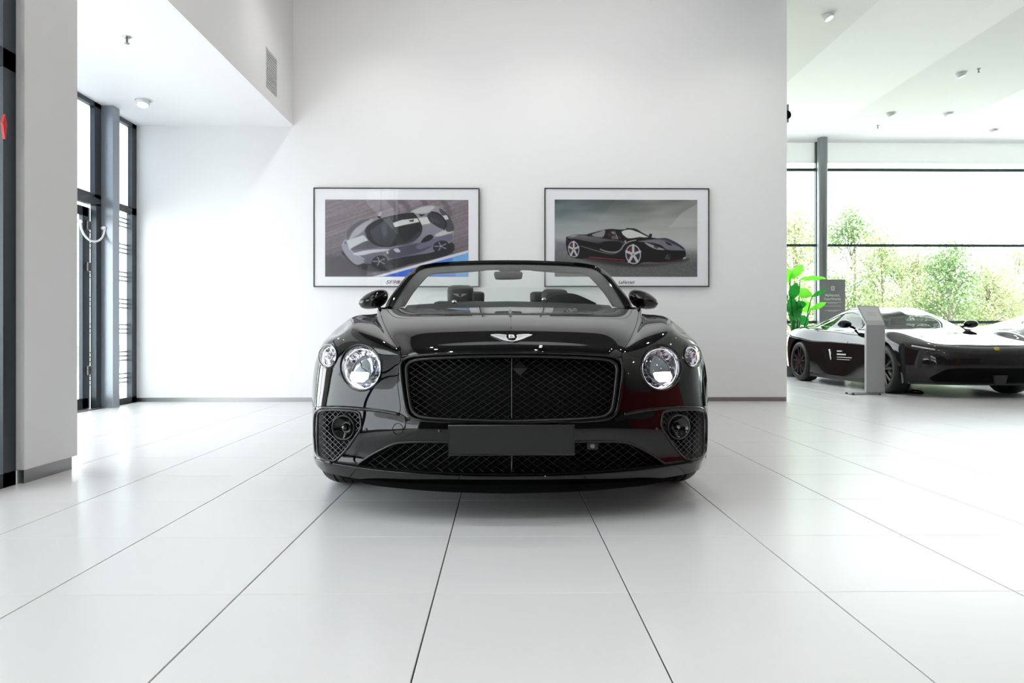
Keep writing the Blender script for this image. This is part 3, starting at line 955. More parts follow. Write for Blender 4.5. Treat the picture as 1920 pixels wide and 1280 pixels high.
# ---- headlamps
def headlamp(spec, name, facets, r3, big):
    (cx, cy), a, b, rot = spec
    ring = surfs(ell_px((cx, cy), a, b, rot, 56), 0.0)
    c = ring.mean(0); 
    # plane of the ring
    u_, s_, vt = np.linalg.svd(ring - c); n = vt[2]
    if n[1] > 0: n = -n
    R = np.linalg.norm(ring - c, axis=1)
    t1, t2, _ = frame_of(n)
    ang = np.arctan2((ring - c) @ t2, (ring - c) @ t1)
    lamp = both(name, *tube(ring + n * 0.001, 0.0048, 10, True), gloss_m)
    # second bright ring inside
    inner = c + (ring - c) * 0.955
    both('bezel_ring', *tube(inner - n * 0.004, 0.0034, 8, True), gloss_m, lamp)
    # bowl walls
    rings = []; 
    for f, d in ((0.97, 0.0), (0.93, 0.012), (0.86, 0.03), (0.80, 0.032)):
        rings.append(c + (ring - c) * f - n * d)
    V = np.concatenate(rings); N = len(ring)
    F = [(i * N + k, i * N + (k + 1) % N, (i + 1) * N + (k + 1) % N, (i + 1) * N + k) for i in range(3) for k in range(N)]
    both('lamp_bowl', V, F, crystal_m, lamp, smooth=False)
    # cut-crystal ring of facets
    V = []; F = []
    Q = facets
    prof = ((0.90, 0.014), (0.80, 0.020), (0.68, 0.028), (0.56, 0.034)) if big else ((0.92, 0.010), (0.72, 0.018), (0.48, 0.026), (0.2, 0.018), (0.02, 0.022))
    for i, (f, d) in enumerate(prof):
        for k in range(Q):
            t = 2 * math.pi * (k + 0.5 * (i % 2)) / Q
            j = int(round((t / (2 * math.pi)) * N)) % N
            jit = rng.uniform(-0.009, 0.009)
            V.append(c + (ring[j] - c) * f - n * (d + jit))
    for i in range(len(prof) - 1):
        for k in range(Q):
            a_, b_ = i * Q + k, i * Q + (k + 1) % Q
            F.append((a_, b_, b_ + Q)); F.append((a_, b_ + Q, a_ + Q))
    both('crystal_ring', V, F, crystal_m, lamp, smooth=False)
    if big:
        both('light_ring', *tube(c + (ring - c) * 0.86 - n * 0.012, 0.0016, 8, True), led_soft_m, lamp)
        r0 = R.mean()
        both('projector_lens', *lathe([(r0 * 0.66, -0.04), (r0 * 0.645, -0.022), (r0 * 0.55, -0.014), (r0 * 0.32, -0.008), (0.0, -0.006)], c, n, 40), mat('projector_glass', (0.28, 0.31, 0.35), 0.015, 1.0), lamp)
        # lit block at the foot of the projector
        up = unit(np.array([0, 0, 1.0]) - n * n[2]); sd = np.cross(up, n)
        q = []
        for (sx, sz) in ((-0.40, -0.2), (0.36, -0.2), (0.37, -0.40), (0.24, -0.56), (-0.24, -0.56), (-0.38, -0.42)):
            q.append(c + sd * sx * r0 * -1 + up * sz * r0 + n * 0.001)
        q2 = [p - n * 0.014 for p in q]; m_ = len(q)
        both('led_module', q + q2, [tuple(range(m_)), tuple(range(2 * m_ - 1, m_ - 1, -1))] + [(k, m_ + k, m_ + (k + 1) % m_, (k + 1) % m_) for k in range(m_)], led_m, lamp, smooth=False)
    else:
        both('light_ring', *tube(c + (ring - c) * 0.8 - n * 0.008, 0.002, 8, True), led_soft_m, lamp)
    # clear cover
    rings = []
    for f, h in ((0.965, 0.0), (0.9, 0.006), (0.75, 0.012), (0.5, 0.017), (0.25, 0.019), (0.02, 0.02)):
        rings.append(c + (ring - c) * f + n * h)
    V = np.concatenate(rings)
    F = [(i * N + k, i * N + (k + 1) % N, (i + 1) * N + (k + 1) % N, (i + 1) * N + k) for i in range(5) for k in range(N)]
    both('lens_cover', V, F, lens_m, lamp)
    return c, n
cH, nH = headlamp(HL, 'headlamp', 34, 0.1, True)
cO, nO = headlamp(HO, 'outer_headlamp', 22, 0.05, False)

# ---- number plate
yp = Y0 - 0.035
pl = P(840.5, 797.5, yp); pr = P(1077.5, 852, yp)
plate = MB().box(pl[0], pr[0], yp, yp + 0.02, pr[2], pl[2], 0.004).mk('number_plate', plate_m, carA, OA, smooth=False)
mk('plate_rim', *tube(np.array([(pl[0], yp, pl[2]), (pr[0], yp, pl[2]), (pr[0], yp, pr[2]), (pl[0], yp, pr[2])]), 0.0035, 6, True), satin_m, plate, OA)
MB().box(XC - 0.2, XC + 0.2, yp + 0.02, Y0 + 0.05, pr[2] + 0.02, pl[2] - 0.02).mk('plate_carrier', matte_m, plate, OA, smooth=False)
# ---- sensors, tow cap, front camera
def disc_on(name, px, py, r, m, h=0.003, par=None, two=True):
    c, n = surf(px, py); 
    V, F = lathe([(r, -0.004), (r, h * 0.6), (r * 0.9, h), (0, h)], c, n, 24)
    return both(name, V, F, m, par) if two else mk(name, V, F, m, par or carA, OA)
disc_on('parking_sensor', 824.5, 809, 0.0085, satin_m)
disc_on('parking_sensor', 686, 805, 0.0075, satin_m)
disc_on('parking_sensor', 591.5, 856, 0.0085, gloss_m)
c, n = surf(746, 804); t = np.linspace(0, 2 * np.pi, 36, endpoint=False); t1, t2, _ = frame_of(n)
mk('tow_eye_cap', *tube([c + n * 0.0005 + 0.0235 * (math.cos(a) * t1 + math.sin(a) * t2) for a in t], 0.0011, 6, True), matte_m, carA, OA)
cc = P(1110.5, 835, Y0 + 0.045)
cambox = MB().box(cc[0] - 0.025, cc[0] + 0.025, cc[1] - 0.01, cc[1] + 0.04, cc[2] - 0.017, cc[2] + 0.017, 0.005).mk('sensor_housing', gloss_m, carA, OA, smooth=False)
mk('sensor_lens', *lathe([(0.0105, -0.004), (0.0105, 0.002), (0.006, 0.003), (0, 0.003)], (cc[0], cc[1] - 0.01, cc[2]), (0, -1, 0), 20), mat('lens_grey', (0.22, 0.23, 0.24), 0.2, 0.4), cambox, OA)

# ---- winged badge on the hood
def on_hood(V2, F2, h, thick=0.0025):
    """flat lettering in photo pixels laid on the hood"""
    top = []; bot = []
    for (x, y) in V2:
        xl = x if x <= 957 else 2 * 957.5 - x
        q, n = surf(min(xl, 957), y)
        if x > 957: q = mir(q); n = n * [-1, 1, 1]
        top.append(q + n * h); bot.append(q + n * (h - thick))
    return np.array(top), np.array(bot)
def badge_poly(name, poly, m, h, par, thick=0.0025):
    poly = np.asarray(poly, float); n = len(poly)
    T, B = on_hood(poly, None, h, thick)
    return mk(name, np.concatenate([T, B]), [tuple(range(n))] + [(k, n + k, n + (k + 1) % n, (k + 1) % n) for k in range(n)], m, par, OA, smooth=False)
WING = [(919.7,628.6),(928,627.6),(937,627.6),(949,628.8),(951.5,631),(951.5,636.5),(953.5,638.8),(957.5,640),(957.5,641),(950,640),(943,638.2),(937,636),(931,633.5),(925,631.3)]
BC = (957.7, 632.8)
bwing = badge_poly('winged_badge', [(x, y) for x, y in WING], silver_m, 0.0045, carA)
badge_poly('badge_wing', [(2 * 957.7 - x, y) for x, y in WING][::-1], silver_m, 0.0045, bwing)
badge_poly('badge_disc', ell_px(BC, 8.2, 5.0, 0, 28), gloss_m, 0.0055, bwing)
TVb, TFb = text_mesh('B', 1.0, 'CENTER', bold=0.035)
ext = TVb[:, :2]; ext = (ext - (ext.max(0) + ext.min(0)) / 2) / (ext.max(0) - ext.min(0))
T, _ = on_hood([(BC[0] + e[0] * 8.0, BC[1] - e[1] * 6.4) for e in ext], None, 0.0068)
mk('badge_letter', T, TFb, mat('badge_white', (0.8, 0.8, 0.8), 0.3), bwing, OA, smooth=False)
for sgn in (-1, 1):              # feather grooves
    for k in range(4):
        xa, ya = BC[0] + sgn * (9 + 1.0 * k), 630 + 1.9 * k; xb, yb = BC[0] + sgn * (33 - 6.5 * k), 629.6 + 1.6 * k
        seg = np.array([(xa + (xb - xa) * t, ya + (yb - ya) * t) for t in np.linspace(0, 1, 6)])
        T, _ = on_hood(seg, None, 0.0047)
        mk('feather_groove', *tube(T, 0.0006, 4), satin_m, bwing, OA)
# ridge emblem at the rear end of the hood
badge_poly('hood_ridge_tip', [(957, 579.5), (961, 586), (957, 590), (953, 586)], gloss_m, 0.003, hood)

# ---- rear half of the body
RB = [CG[9][4:], CG[10][4:], CG[11][4:]]
def rw(y, L): return np.array([W(x, y if len(t) == 1 else t[1], t[0]) for x, *t in L])
for y, L in ((1.8, [(.775,.985),(.80,.975),(.84,.96),(.895,.93),(.935,.84),(.95,.62),(.945,.2)]),
             (2.3, [(.75,.995),(.79,.985),(.84,.97),(.90,.935),(.94,.84),(.95,.6),(.945,.2)]),
             (3.0, [(.74,1.0),(.80,.99),(.86,.975),(.92,.94),(.955,.83),(.96,.6),(.95,.2)]),
             (3.6, [(.72,1.0),(.80,1.0),(.88,.985),(.945,.94),(.985,.83),(.985,.6),(.96,.22)]),
             (4.1, [(.60,.99),(.72,.99),(.83,.97),(.92,.91),(.965,.8),(.965,.58),(.94,.22)]),
             (4.6, [(.45,.95),(.6,.94),(.72,.92),(.82,.86),(.87,.76),(.87,.55),(.85,.25)]),
             (4.83, [(.3,.90),(.45,.88),(.58,.85),(.7,.78),(.76,.7),(.77,.5),(.76,.28)])):
    RB.append(np.array([W(x, y, z) for x, z in L]))
RBc = np.array(RB)
shR = Sheet(RBc)
vr = np.linspace(2, 9, 71); ur = np.linspace(0, 6, 37)
GR_ = fair(shR.grid(ur, vr), 3)
GR_[0] = GF[-1, 4 * DU:][np.linspace(0, 6 * DU, 37).round().astype(int)]
V = GR_.reshape(-1, 3); F = flipF(grid_tris(*GR_.shape[:2]))
for (ay, az, ar) in ((3.751, .365, .40), (0.9, 0.36, 0.392)):
    V, F = trim(V, F, np.hypot(V[:, 1] - Y0 - ay, V[:, 2] - az) - ar)
both('body_side', V, F, paint_m)
# rear deck between the haunches, and tail panel
D0 = GR_[40:, 0]                                       # inner edge from y~3.0 back
nt_ = 12
G = np.array([[a * (1 - t) + mir(a) * t + np.array([0, 0, 0.03 * math.sin(math.pi * t)]) for t in np.linspace(0, 1, nt_)] for a in GR_[44:, 0]])
mk('rear_deck', G.reshape(-1, 3), grid_quads(G.shape[0], nt_), paint_m, carA, OA)
e = GR_[-1]; G = np.array([[a * (1 - t) + mir(a) * t + np.array([0, 0.05 * math.sin(math.pi * t), 0]) for t in np.linspace(0, 1, nt_)] for a in e])
mk('tail_panel', G.reshape(-1, 3), grid_quads(G.shape[0], nt_), paint_m, carA, OA)
# underbody and cabin tub
MB().box(XC - .93, XC + .93, Y0 + 1.34, Y0 + 3.3, .16, .2).mk('underbody', matte_m, carA, OA, smooth=False)
MB().box(XC - .66, XC + .66, Y0 + .2, Y0 + 1.4, .17, .2).mk('undertray', matte_m, carA, OA, smooth=False)
MB().box(XC - .62, XC + .62, Y0 + 3.2, Y0 + 4.75, .17, .3).mk('undertray', matte_m, carA, OA, smooth=False)
mb = MB().box(XC - .74, XC + .74, Y0 + 1.5, Y0 + 3.6, .3, .36)
mb.box(XC - .78, XC - .70, Y0 + 1.7, Y0 + 3.4, .3, .985, .01).box(XC + .70, XC + .78, Y0 + 1.7, Y0 + 3.4, .3, .985, .01)
mb.box(XC - .74, XC + .74, Y0 + 1.42, Y0 + 1.5, .2, .93)
mb.mk('cabin_tub', leather_m, carA, OA, smooth=False)
# wheel housings
for ay in (0.9, 3.751):
    V, F = lathe([(0.0, 0.0), (.40, 0.0), (.41, .36)], W(.52, ay, .37), (-1, 0, 0), 36)
    V, F = trim(V, F, V[:, 2] - .23)
    both('wheel_housing', V, F, matte_m)
# ---- wheels
def wheel(parent_pair_y, r=.362, w=.275, xo=.985):
    prof = [(r * .72, 0.0), (r * .80, .004), (r * .88, .0), (r * .93, -.010), (r * .963, -.026), (r * .985, -.045), (r * .996, -.06)]
    gro = []
    for g in (-.075, -.115, -.155, -.195):
        gro += [(r, g + .006), (r - .008, g + .004), (r - .008, g - .004), (r, g - .006)]
    prof = prof + gro + [(r, -.22), (r * .985, -.245), (r * .965, -.26), (r * .9, -.275), (r * .72, -.275)]
    c = W(xo, parent_pair_y, r)
    ty = both('wheel', *lathe(prof, c, (-1, 0, 0), 64), rubber_m)
    for o in ty: autosmooth(o, 30)
    both('rim', *lathe([(r * .73, 0.004), (r * .70, 0.006), (r * .69, -.01), (r * .66, -.1), (r * .66, -.25)], c, (-1, 0, 0), 48), gloss_m, ty)
    V = []; F = []; mb = MB()
    for k in range(10):
        a = 2 * math.pi * k / 10
        d = np.array([0, math.cos(a), math.sin(a)]); s = np.array([0, -math.sin(a), math.cos(a)]); n = np.array([-1, 0, 0.])
        q = [c + d * r * .14 + s * .022, c + d * r * .14 - s * .022, c + d * r * .69 - s * .014, c + d * r * .69 + s * .014]
        V = [p + n * h for h in (-.012, -.04) for p in q]
        mb.add(V, [(0, 1, 2, 3), (7, 6, 5, 4), (0, 4, 5, 1), (1, 5, 6, 2), (2, 6, 7, 3), (3, 7, 4, 0)])
    mb.add(*lathe([(0, -.004), (r * .15, -.006), (r * .17, -.04)], c, (-1, 0, 0), 24))
    both('spokes', np.concatenate(mb.V), mb.F, gloss_m, ty, smooth=False)
wheel(0.9); wheel(3.751, .365, .3, .975)

# ---- windscreen: frame, dark border, glass
base = [(957,579,1.16),(900,579,1.17),(840,579.5,1.2),(790,580,1.27),(755,579.5,1.38),(735,578.5,1.5)]
BASE = crv(np.array([pt(a) for a in base]), 6); BASE[0, 0] = XC
side_o = [(721,577,1.55),(730,558.5,1.66),(748.5,534,1.84),(759.6,519.5,1.96),(771,508,2.07),(780,501.5,2.13),(790,497,2.16),(816,492.8,2.17),(859,489.8,2.15),(912,488,2.135),(957,487.5,2.13)]
SO = crv(np.array([pt(a) for a in side_o]), 6); SO[-1, 0] = XC
side_i = [(738,576,1.53),(751.5,553,1.69),(767,531.5,1.85),(778,517,1.97),(785,508.5,2.06),(791,503.3,2.11),(799,500,2.14),(819,496.8,2.155),(859,494,2.14),(912,492.4,2.125),(957,492,2.12)]
SI_ = crv(np.array([pt(a) for a in side_i]), 6); SI_[-1, 0] = XC
side_t = [(758,573,1.58),(771,552,1.72),(781.5,538.4,1.83),(797,521,1.98),(804,515,2.05),(810,512.5,2.09),(818,511,2.12),(834,509.6,2.13),(869,507.5,2.13),(912,505,2.12),(957,504,2.12)]
ST = crv(np.array([pt(a) for a in side_t]), 6); ST[-1, 0] = XC
def strip_between(A, B, depth, m, name, bulge=0.0):
    """solid band between two edge curves, depth deep to the rear"""
    N = len(A); dv = np.array([0, depth, -depth * 0.2])
    rows = [A + dv, A, (A + B) / 2 + np.array([0, -bulge, bulge]), B, B + dv]
    V = np.concatenate(rows); F = []
    for i in range(4):
        for k in range(N - 1): F.append((i * N + k, i * N + k + 1, (i + 1) * N + k + 1, (i + 1) * N + k))
    for k in range(N - 1): F.append((4 * N + k, 4 * N + k + 1, k + 1, k))
    o = whole(name, V, F, m)
    return autosmooth(o, 50)
strip_between(SO, SI_, 0.035, paint_m, 'windscreen_frame', 0.008)
strip_between(SI_ + [0, .012, 0], ST + [0, .012, 0], 0.02, trim_grey_m, 'windscreen_surround')
# glass sheet from the base to the frame
NB = 24
def resample(C, n):
    d = np.concatenate([[0], np.cumsum(np.linalg.norm(np.diff(C, axis=0), axis=1))]); t = np.linspace(0, d[-1], n)
    return np.stack([np.interp(t, d, C[:, i]) for i in range(3)], 1)
top = resample(SI_[np.argmax(SI_[:, 2] > SI_[:, 2].max() - 0.05):][::-1], NB); bot = resample(BASE, NB)
left = SI_[:np.argmax(SI_[:, 2] > SI_[:, 2].max() - 0.05) + 1]
rowsG = []
for t in np.linspace(0, 1, 12):
    r = bot * (1 - t) + top * t
    r = r + np.array([0, -0.035, 0.02]) * math.sin(math.pi * t)
    rowsG.append(r)
G = np.array(rowsG)
whole('windscreen_glass', G.reshape(-1, 3), grid_quads(12, NB), shield_m)
# cowl and wiper tray between hood and glass
hr = GF[-1, :4 * DU + 1]; hr = resample(hr, NB); cw = bot.copy()
G = np.array([hr + [0, 0.002, -0.004], (hr + cw) / 2 + [0, 0, -0.012], cw + [0, 0.02, -0.004]])
whole('cowl', G.reshape(-1, 3), grid_quads(3, NB), gloss_m)
# door-side cowl corner between hood edge, mirror and pillar foot
V = np.array([GF[-1, 4 * DU], pt((727, 577.5, 1.55)), pt((716, 579.5, 1.6)), W(.785, 1.75, .985), GR_[3, 1], GR_[2, 0], pt((741, 577.5, 1.53))])
both('pillar_foot', V, [(0, 6, 1, 2, 3, 4, 5)], paint_m, smooth=False)
both('pillar_foot_trim', *tube([GF[-1, 4 * DU] + [0, 0, .004], pt((715, 579, 1.3)), pt((727, 577.5, 1.55))], 0.01, 8), gloss_m)

# ---- header details
def bx(name, p0, p1, y0, y1, m, bev=0.006, parent=None, two=False):
    a = P(p0[0], p0[1], Y0 + y0); b = P(p1[0], p1[1], Y0 + y0)
    mb = MB().box(min(a[0], b[0]), max(a[0], b[0]), Y0 + y0, Y0 + y1, min(a[2], b[2]), max(a[2], b[2]), bev)
    if two: return both(name, mb.V[0], mb.F, m, parent, smooth=False)
    return mb.mk(name, m, parent or carA, OA, smooth=False)
both('sun_visor', *(lambda A, B: (np.concatenate([A, B, A + [0, .02, 0], B + [0, .02, 0]]), [f for k in range(len(A) - 1) for f in ((k, k + 1, len(A) + k + 1, len(A) + k), (2 * len(A) + k, 3 * len(A) + k, 3 * len(A) + k + 1, 2 * len(A) + k + 1), (len(A) + k, len(A) + k + 1, 3 * len(A) + k + 1, 3 * len(A) + k))]))
     (np.array([pt(p) for p in ((812,507,2.16),(840,505,2.17),(880,502.5,2.17),(912,501,2.17))]), np.array([pt(p) for p in ((817,513,2.16),(840,512,2.16),(880,509.5,2.16),(909,507,2.16))])), trim_grey_m, smooth=False)
mp = [(930,499),(934,506),(942,511),(953,513),(962,513),(971,511),(978,506),(981,499)]
A = np.array([P(x, y, Y0 + 2.06) for x, y in mp]); B = A + [0, .05, 0]; n = len(mp)
mk('mirror_mount', np.concatenate([A, B]), [tuple(range(n)), tuple(range(2 * n - 1, n - 1, -1))] + [(k, n + k, n + (k + 1) % n, (k + 1) % n) for k in range(n)], gloss_m, carA, OA, smooth=False)
mpx = crv([(927,510),(940,509),(957,508.5),(972,509),(979.5,511),(979,519),(976,522.5),(957,523.5),(934,523.5),(928,521)], 4, True)
A = np.array([P(x, y, Y0 + 2.02) for x, y in mpx]); n = len(A); cA = A.mean(0)
V = np.concatenate([A, A + [0, .03, 0], cA + (A - cA) * .9 - [0, .01, 0], [cA - [0, .014, 0]]])
F = [(k, n + k, n + (k + 1) % n, (k + 1) % n) for k in range(n)] + [(k, (k + 1) % n, 2 * n + (k + 1) % n, 2 * n + k) for k in range(n)] + [(2 * n + k, 2 * n + (k + 1) % n, 3 * n) for k in range(n)] + [tuple(n + k for k in range(n))]
mk('interior_mirror', V, F, trim_grey_m, carA, OA)

# ---- dashboard, instrument hood, steering wheel
dl = [(764,572,1.9),(800,569.5,1.86),(850,567.5,1.82),(905,565.5,1.8),(957,564.5,1.8)]
DE = crv(np.array([pt(a) for a in dl]), 5); DE[-1, 0] = XC
G = np.array([DE + [0, -.5, -.075], DE + [0, -.1, -.02], DE, DE + [0, .12, -.005], DE + [0, .2, -.06], DE + [0, .22, -.3]])
whole('dashboard', G.reshape(-1, 3), grid_quads(6, len(DE)), dash_m)
hb = [(1018,567.5),(1030,556),(1046,549.8),(1062,548.6),(1080,551),(1098,558),(1118,567.5)]
C1 = crv(np.array([P(x, y, Y0 + 1.95) for x, y in hb]), 5)
G = np.array([C1 * [1, 1, 0] + [0, 0, .98], C1 + [0, 0, -.008], C1 + [0, .02, 0], C1 + [0, .16, -.006], C1 + [0, .2, -.03], C1 * [1, 1, 0] + [0, .2, .96]])
bn = mk('instrument_hood', G.reshape(-1, 3), grid_quads(6, len(C1)), dash_m, carA, OA)
sx = XC + .39; sc = np.array([sx, Y0 + 2.33, .80]); tl = math.radians(24)
t1 = np.array([1, 0, 0]); t2 = np.array([0, math.sin(tl), math.cos(tl)])
sw = mk('steering_wheel', *tube([sc + .185 * (math.cos(a) * t1 + math.sin(a) * t2) for a in np.linspace(0, 2 * np.pi, 48, endpoint=False)], .015, 10, True), leather_m, carA, OA)
mb = MB()
for a in (0, math.pi, -math.pi / 2): mb.tube([sc, sc + .18 * (math.cos(a) * t1 + math.sin(a) * t2)], .016, 8)
mb.add(*lathe([(.06, -.02), (.06, .02), (0, .03)], sc, np.cross(t1, t2), 24)).mk('hub_and_spokes', leather_m, sw, OA)
for (px, py) in ((851.5, 566), (1019.5, 561.5)):
    c = P(px, py, Y0 + 1.79)
    k = MB().ell(c, (.0155, .0155, .0155)).mk('tweeter_ball', mat('bright_ball', (0.85, 0.85, 0.85), 0.12, 0.9) if 'bright_ball' not in MATS else MATS['bright_ball'], carA, OA)
    mk('tweeter_foot', *lathe([(.012, -.035), (.009, -.012), (.0, -.01)], c, (0, 0, 1), 16), satin_m, k, OA)

# ---- seats
def headrest(parent, cx, y, ztop, w, h, d):
    V = []; n = 28; 
    prof = []
    for k in range(n):
        a = 2 * math.pi * k / n
        ex = .45
        x = math.copysign(abs(math.cos(a)) ** ex, math.cos(a)) * w / 2; z = math.copysign(abs(math.sin(a)) ** ex, math.sin(a)) * h / 2
        prof.append((x * (1 + .06 * math.sin(a)), z))
    rows = []
    for (s, yy) in ((.5, -d * .5), (.86, -d * .46), (.97, -d * .25), (1.0, 0.0), (.97, d * .25), (.86, d * .46), (.5, d * .5)):
        rows.append([(cx + x * s, y + yy, ztop - h / 2 + z * s) for x, z in prof])
    V = np.array(rows).reshape(-1, 3); F = grid_quads(7, n, True)
    F += [tuple(range(n))[::-1], tuple(6 * n + k for k in range(n))]
    return mk('headrest', V, F, leather_m, parent, OA)
def seat(sgn, y, ztop, sc_=1.0, front=True):
    cx = XC + sgn * .405; y = Y0 + y
    w = .46 if front else .42
    mb = MB().box(cx - w / 2, cx + w / 2, y - .55, y - .02, .42, .58, .05)
    root = mb.mk('front_seat' if front else 'rear_seat', leather_m, carA, OA, smooth=False)
    MB().box(cx - w / 2, cx + w / 2, y - .09, y + .05, .5, ztop - .14, .05).mk('backrest', leather_m, root, OA, smooth=False)
    h = headrest(root, cx, y + .02, ztop, .225 if front else .20, .21 if front else .12, .11)
    for s in (-.05, .05):
        MB().tube([(cx + s, y + .02, ztop - .22), (cx + s, y + .02, ztop - .12)], .006, 8).mk('headrest_post', chrome_m, root, OA)
    if front:
        q = np.array(WING) - np.array(BC)
        for s2 in (-1, 1):
            e = np.array([(cx + s2 * a * .00165, y + .02 - .062, ztop - .088 - b * .0021) for a, b in q]); m_ = len(e)
            mk('headrest_badge', e, [tuple(range(m_))], mat('embroidery', (.26, .27, .27), .6) if 'embroidery' not in MATS else MATS['embroidery'], h, OA, smooth=False)
    return root
zt = lambda py, y: CAMH + (HOR - py) * (Y0 + y) / FPX
seat(-1, 3.0, zt(534, 3.0)); seat(1, 3.0, zt(541, 3.0))
for sgn in (-1, 1): seat(sgn * .78, 3.62, zt(546, 3.62), front=False)
G = np.array([[(XC + x, Y0 + y, z) for x in np.linspace(-.72, .72, 12)] for y, z in ((3.55, .8), (3.62, 1.02), (3.75, 1.035), (4.2, 1.02), (4.35, .985))])
mk('tonneau_cover', G.reshape(-1, 3), grid_quads(5, 12), leather_m, carA, OA)

# ---- door mirrors
mo = crv([(672,567),(677,559),(686,552),(696,546.5),(707,543),(717,542.3),(724,545),(726.5,552),(725,561),(720,569),(712,575),(700,578.6),(686,579),(676,576)], 4, True)
A = np.array([P(x, y, Y0 + 1.78) for x, y in mo]); n = len(A); cA = A.mean(0)
rows = []
for (s, dy) in ((.05, -.085), (.35, -.08), (.62, -.065), (.84, -.04), (.96, -.012), (1.0, .02), (.98, .05), (.93, .06)):
    rows.append(cA + np.array([.012, 0, -.006]) * (1 - s) + (A - cA) * s + [0, dy, 0])
V = np.concatenate(rows); F = [(i * n + k, i * n + (k + 1) % n, (i + 1) * n + (k + 1) % n, (i + 1) * n + k) for i in range(7) for k in range(n)] + [tuple(range(n))]
mirr = both('door_mirror', V, F, paint_m)
B = cA + (A - cA) * .9 + [0, .055, 0]
both('mirror_pane', B, [tuple(range(n))], mirror_m, mirr, smooth=False)
both('mirror_seam', *tube(np.array([P(x, y, Y0 + 1.76) + [0, -.05 + .02 * k, 0] for k, (x, y) in enumerate(((675,570),(688,569),(702,568.5),(716,570)))]), .0018, 6), matte_m, mirr)
both('mirror_arm', *tube(np.array([P(709,574,Y0+1.79), P(713,579,Y0+1.8), W(.80,1.85,.96)]), [.012, .012, .016], 10), paint_m, mirr)

# ------------------------------------------------------------------ framed pictures
def raster(w, h, x0, x1, y0, y1, paint):
    """paint() returns an sRGB image sampled on a (h, w) grid over x0..x1, y0..y1"""
    xs = np.linspace(x0, x1, w); ys = np.linspace(y0, y1, h)
    X, Y = np.meshgrid(xs, ys)
    return np.clip(paint(X, Y), 0, 255)
def lin(c):
    c = c / 255
    return np.where(c <= 0.04045, c / 12.92, ((c + 0.055) / 1.055) ** 2.4)
class Canvas:
    def __init__(s, X, Y): s.X, s.Y = X, Y; s.I = np.zeros(X.shape + (3,)); s.pts = np.stack([X.ravel(), Y.ravel()], 1)
    def mask(s, poly, soft=3.0, smooth=0):
        poly = np.array(poly, float)
        if smooth: poly = crv(poly, smooth, True)
        return np.clip(poly_sdf(s.pts, poly) / soft + 0.5, 0, 1).reshape(s.X.shape)
    def fill(s, poly, col, soft=5.0, smooth=4, alpha=1.0, col2=None, d=(0, 1)):
        m = s.mask(poly, soft, smooth) * alpha
        c = np.array(col, float)
        if col2 is not None:
            p = np.array(poly, float) @ np.array(d); t = np.clip(((s.X * d[0] + s.Y * d[1]) - p.min()) / max(1, np.ptp(p)), 0, 1)[..., None]
            c = c * (1 - t) + np.array(col2, float) * t
        s.I = s.I * (1 - m[..., None]) + c * m[..., None]
    def line(s, pts, w, col, soft=4.0, alpha=1.0):
        pts = np.array(pts, float); d = np.full(len(s.pts), 1e9)
        for a, b in zip(pts[:-1], pts[1:]):
            e = b - a; q = s.pts - a; t = np.clip((q @ e) / max(1e-9, e @ e), 0, 1)
            d = np.minimum(d, np.linalg.norm(q - t[:, None] * e, axis=1))
        m = (np.clip((w / 2 - d) / soft + 0.5, 0, 1) * alpha).reshape(s.X.shape)[..., None]
        s.I = s.I * (1 - m) + np.array(col, float) * m
    def ellipse(s, c, a, b, col, rot=0, soft=4.0, alpha=1.0):
        s.fill(ell_px(c, a, b, rot, 40), col, soft, 0, alpha)
def vnoise(X, Y, sx, sy, seed):
    r = np.random.default_rng(seed); g = r.random((64, 64))
    x = (X / sx) % 63; y = (Y / sy) % 63
    i, j = np.floor(x).astype(int), np.floor(y).astype(int); a, b = x - i, y - j
    a, b = a * a * (3 - 2 * a), b * b * (3 - 2 * b)
    return (g[j, i] * (1 - a) + g[j, (i + 1) % 64] * a) * (1 - b) + (g[(j + 1) % 64, i] * (1 - a) + g[(j + 1) % 64, (i + 1) % 64] * a) * b

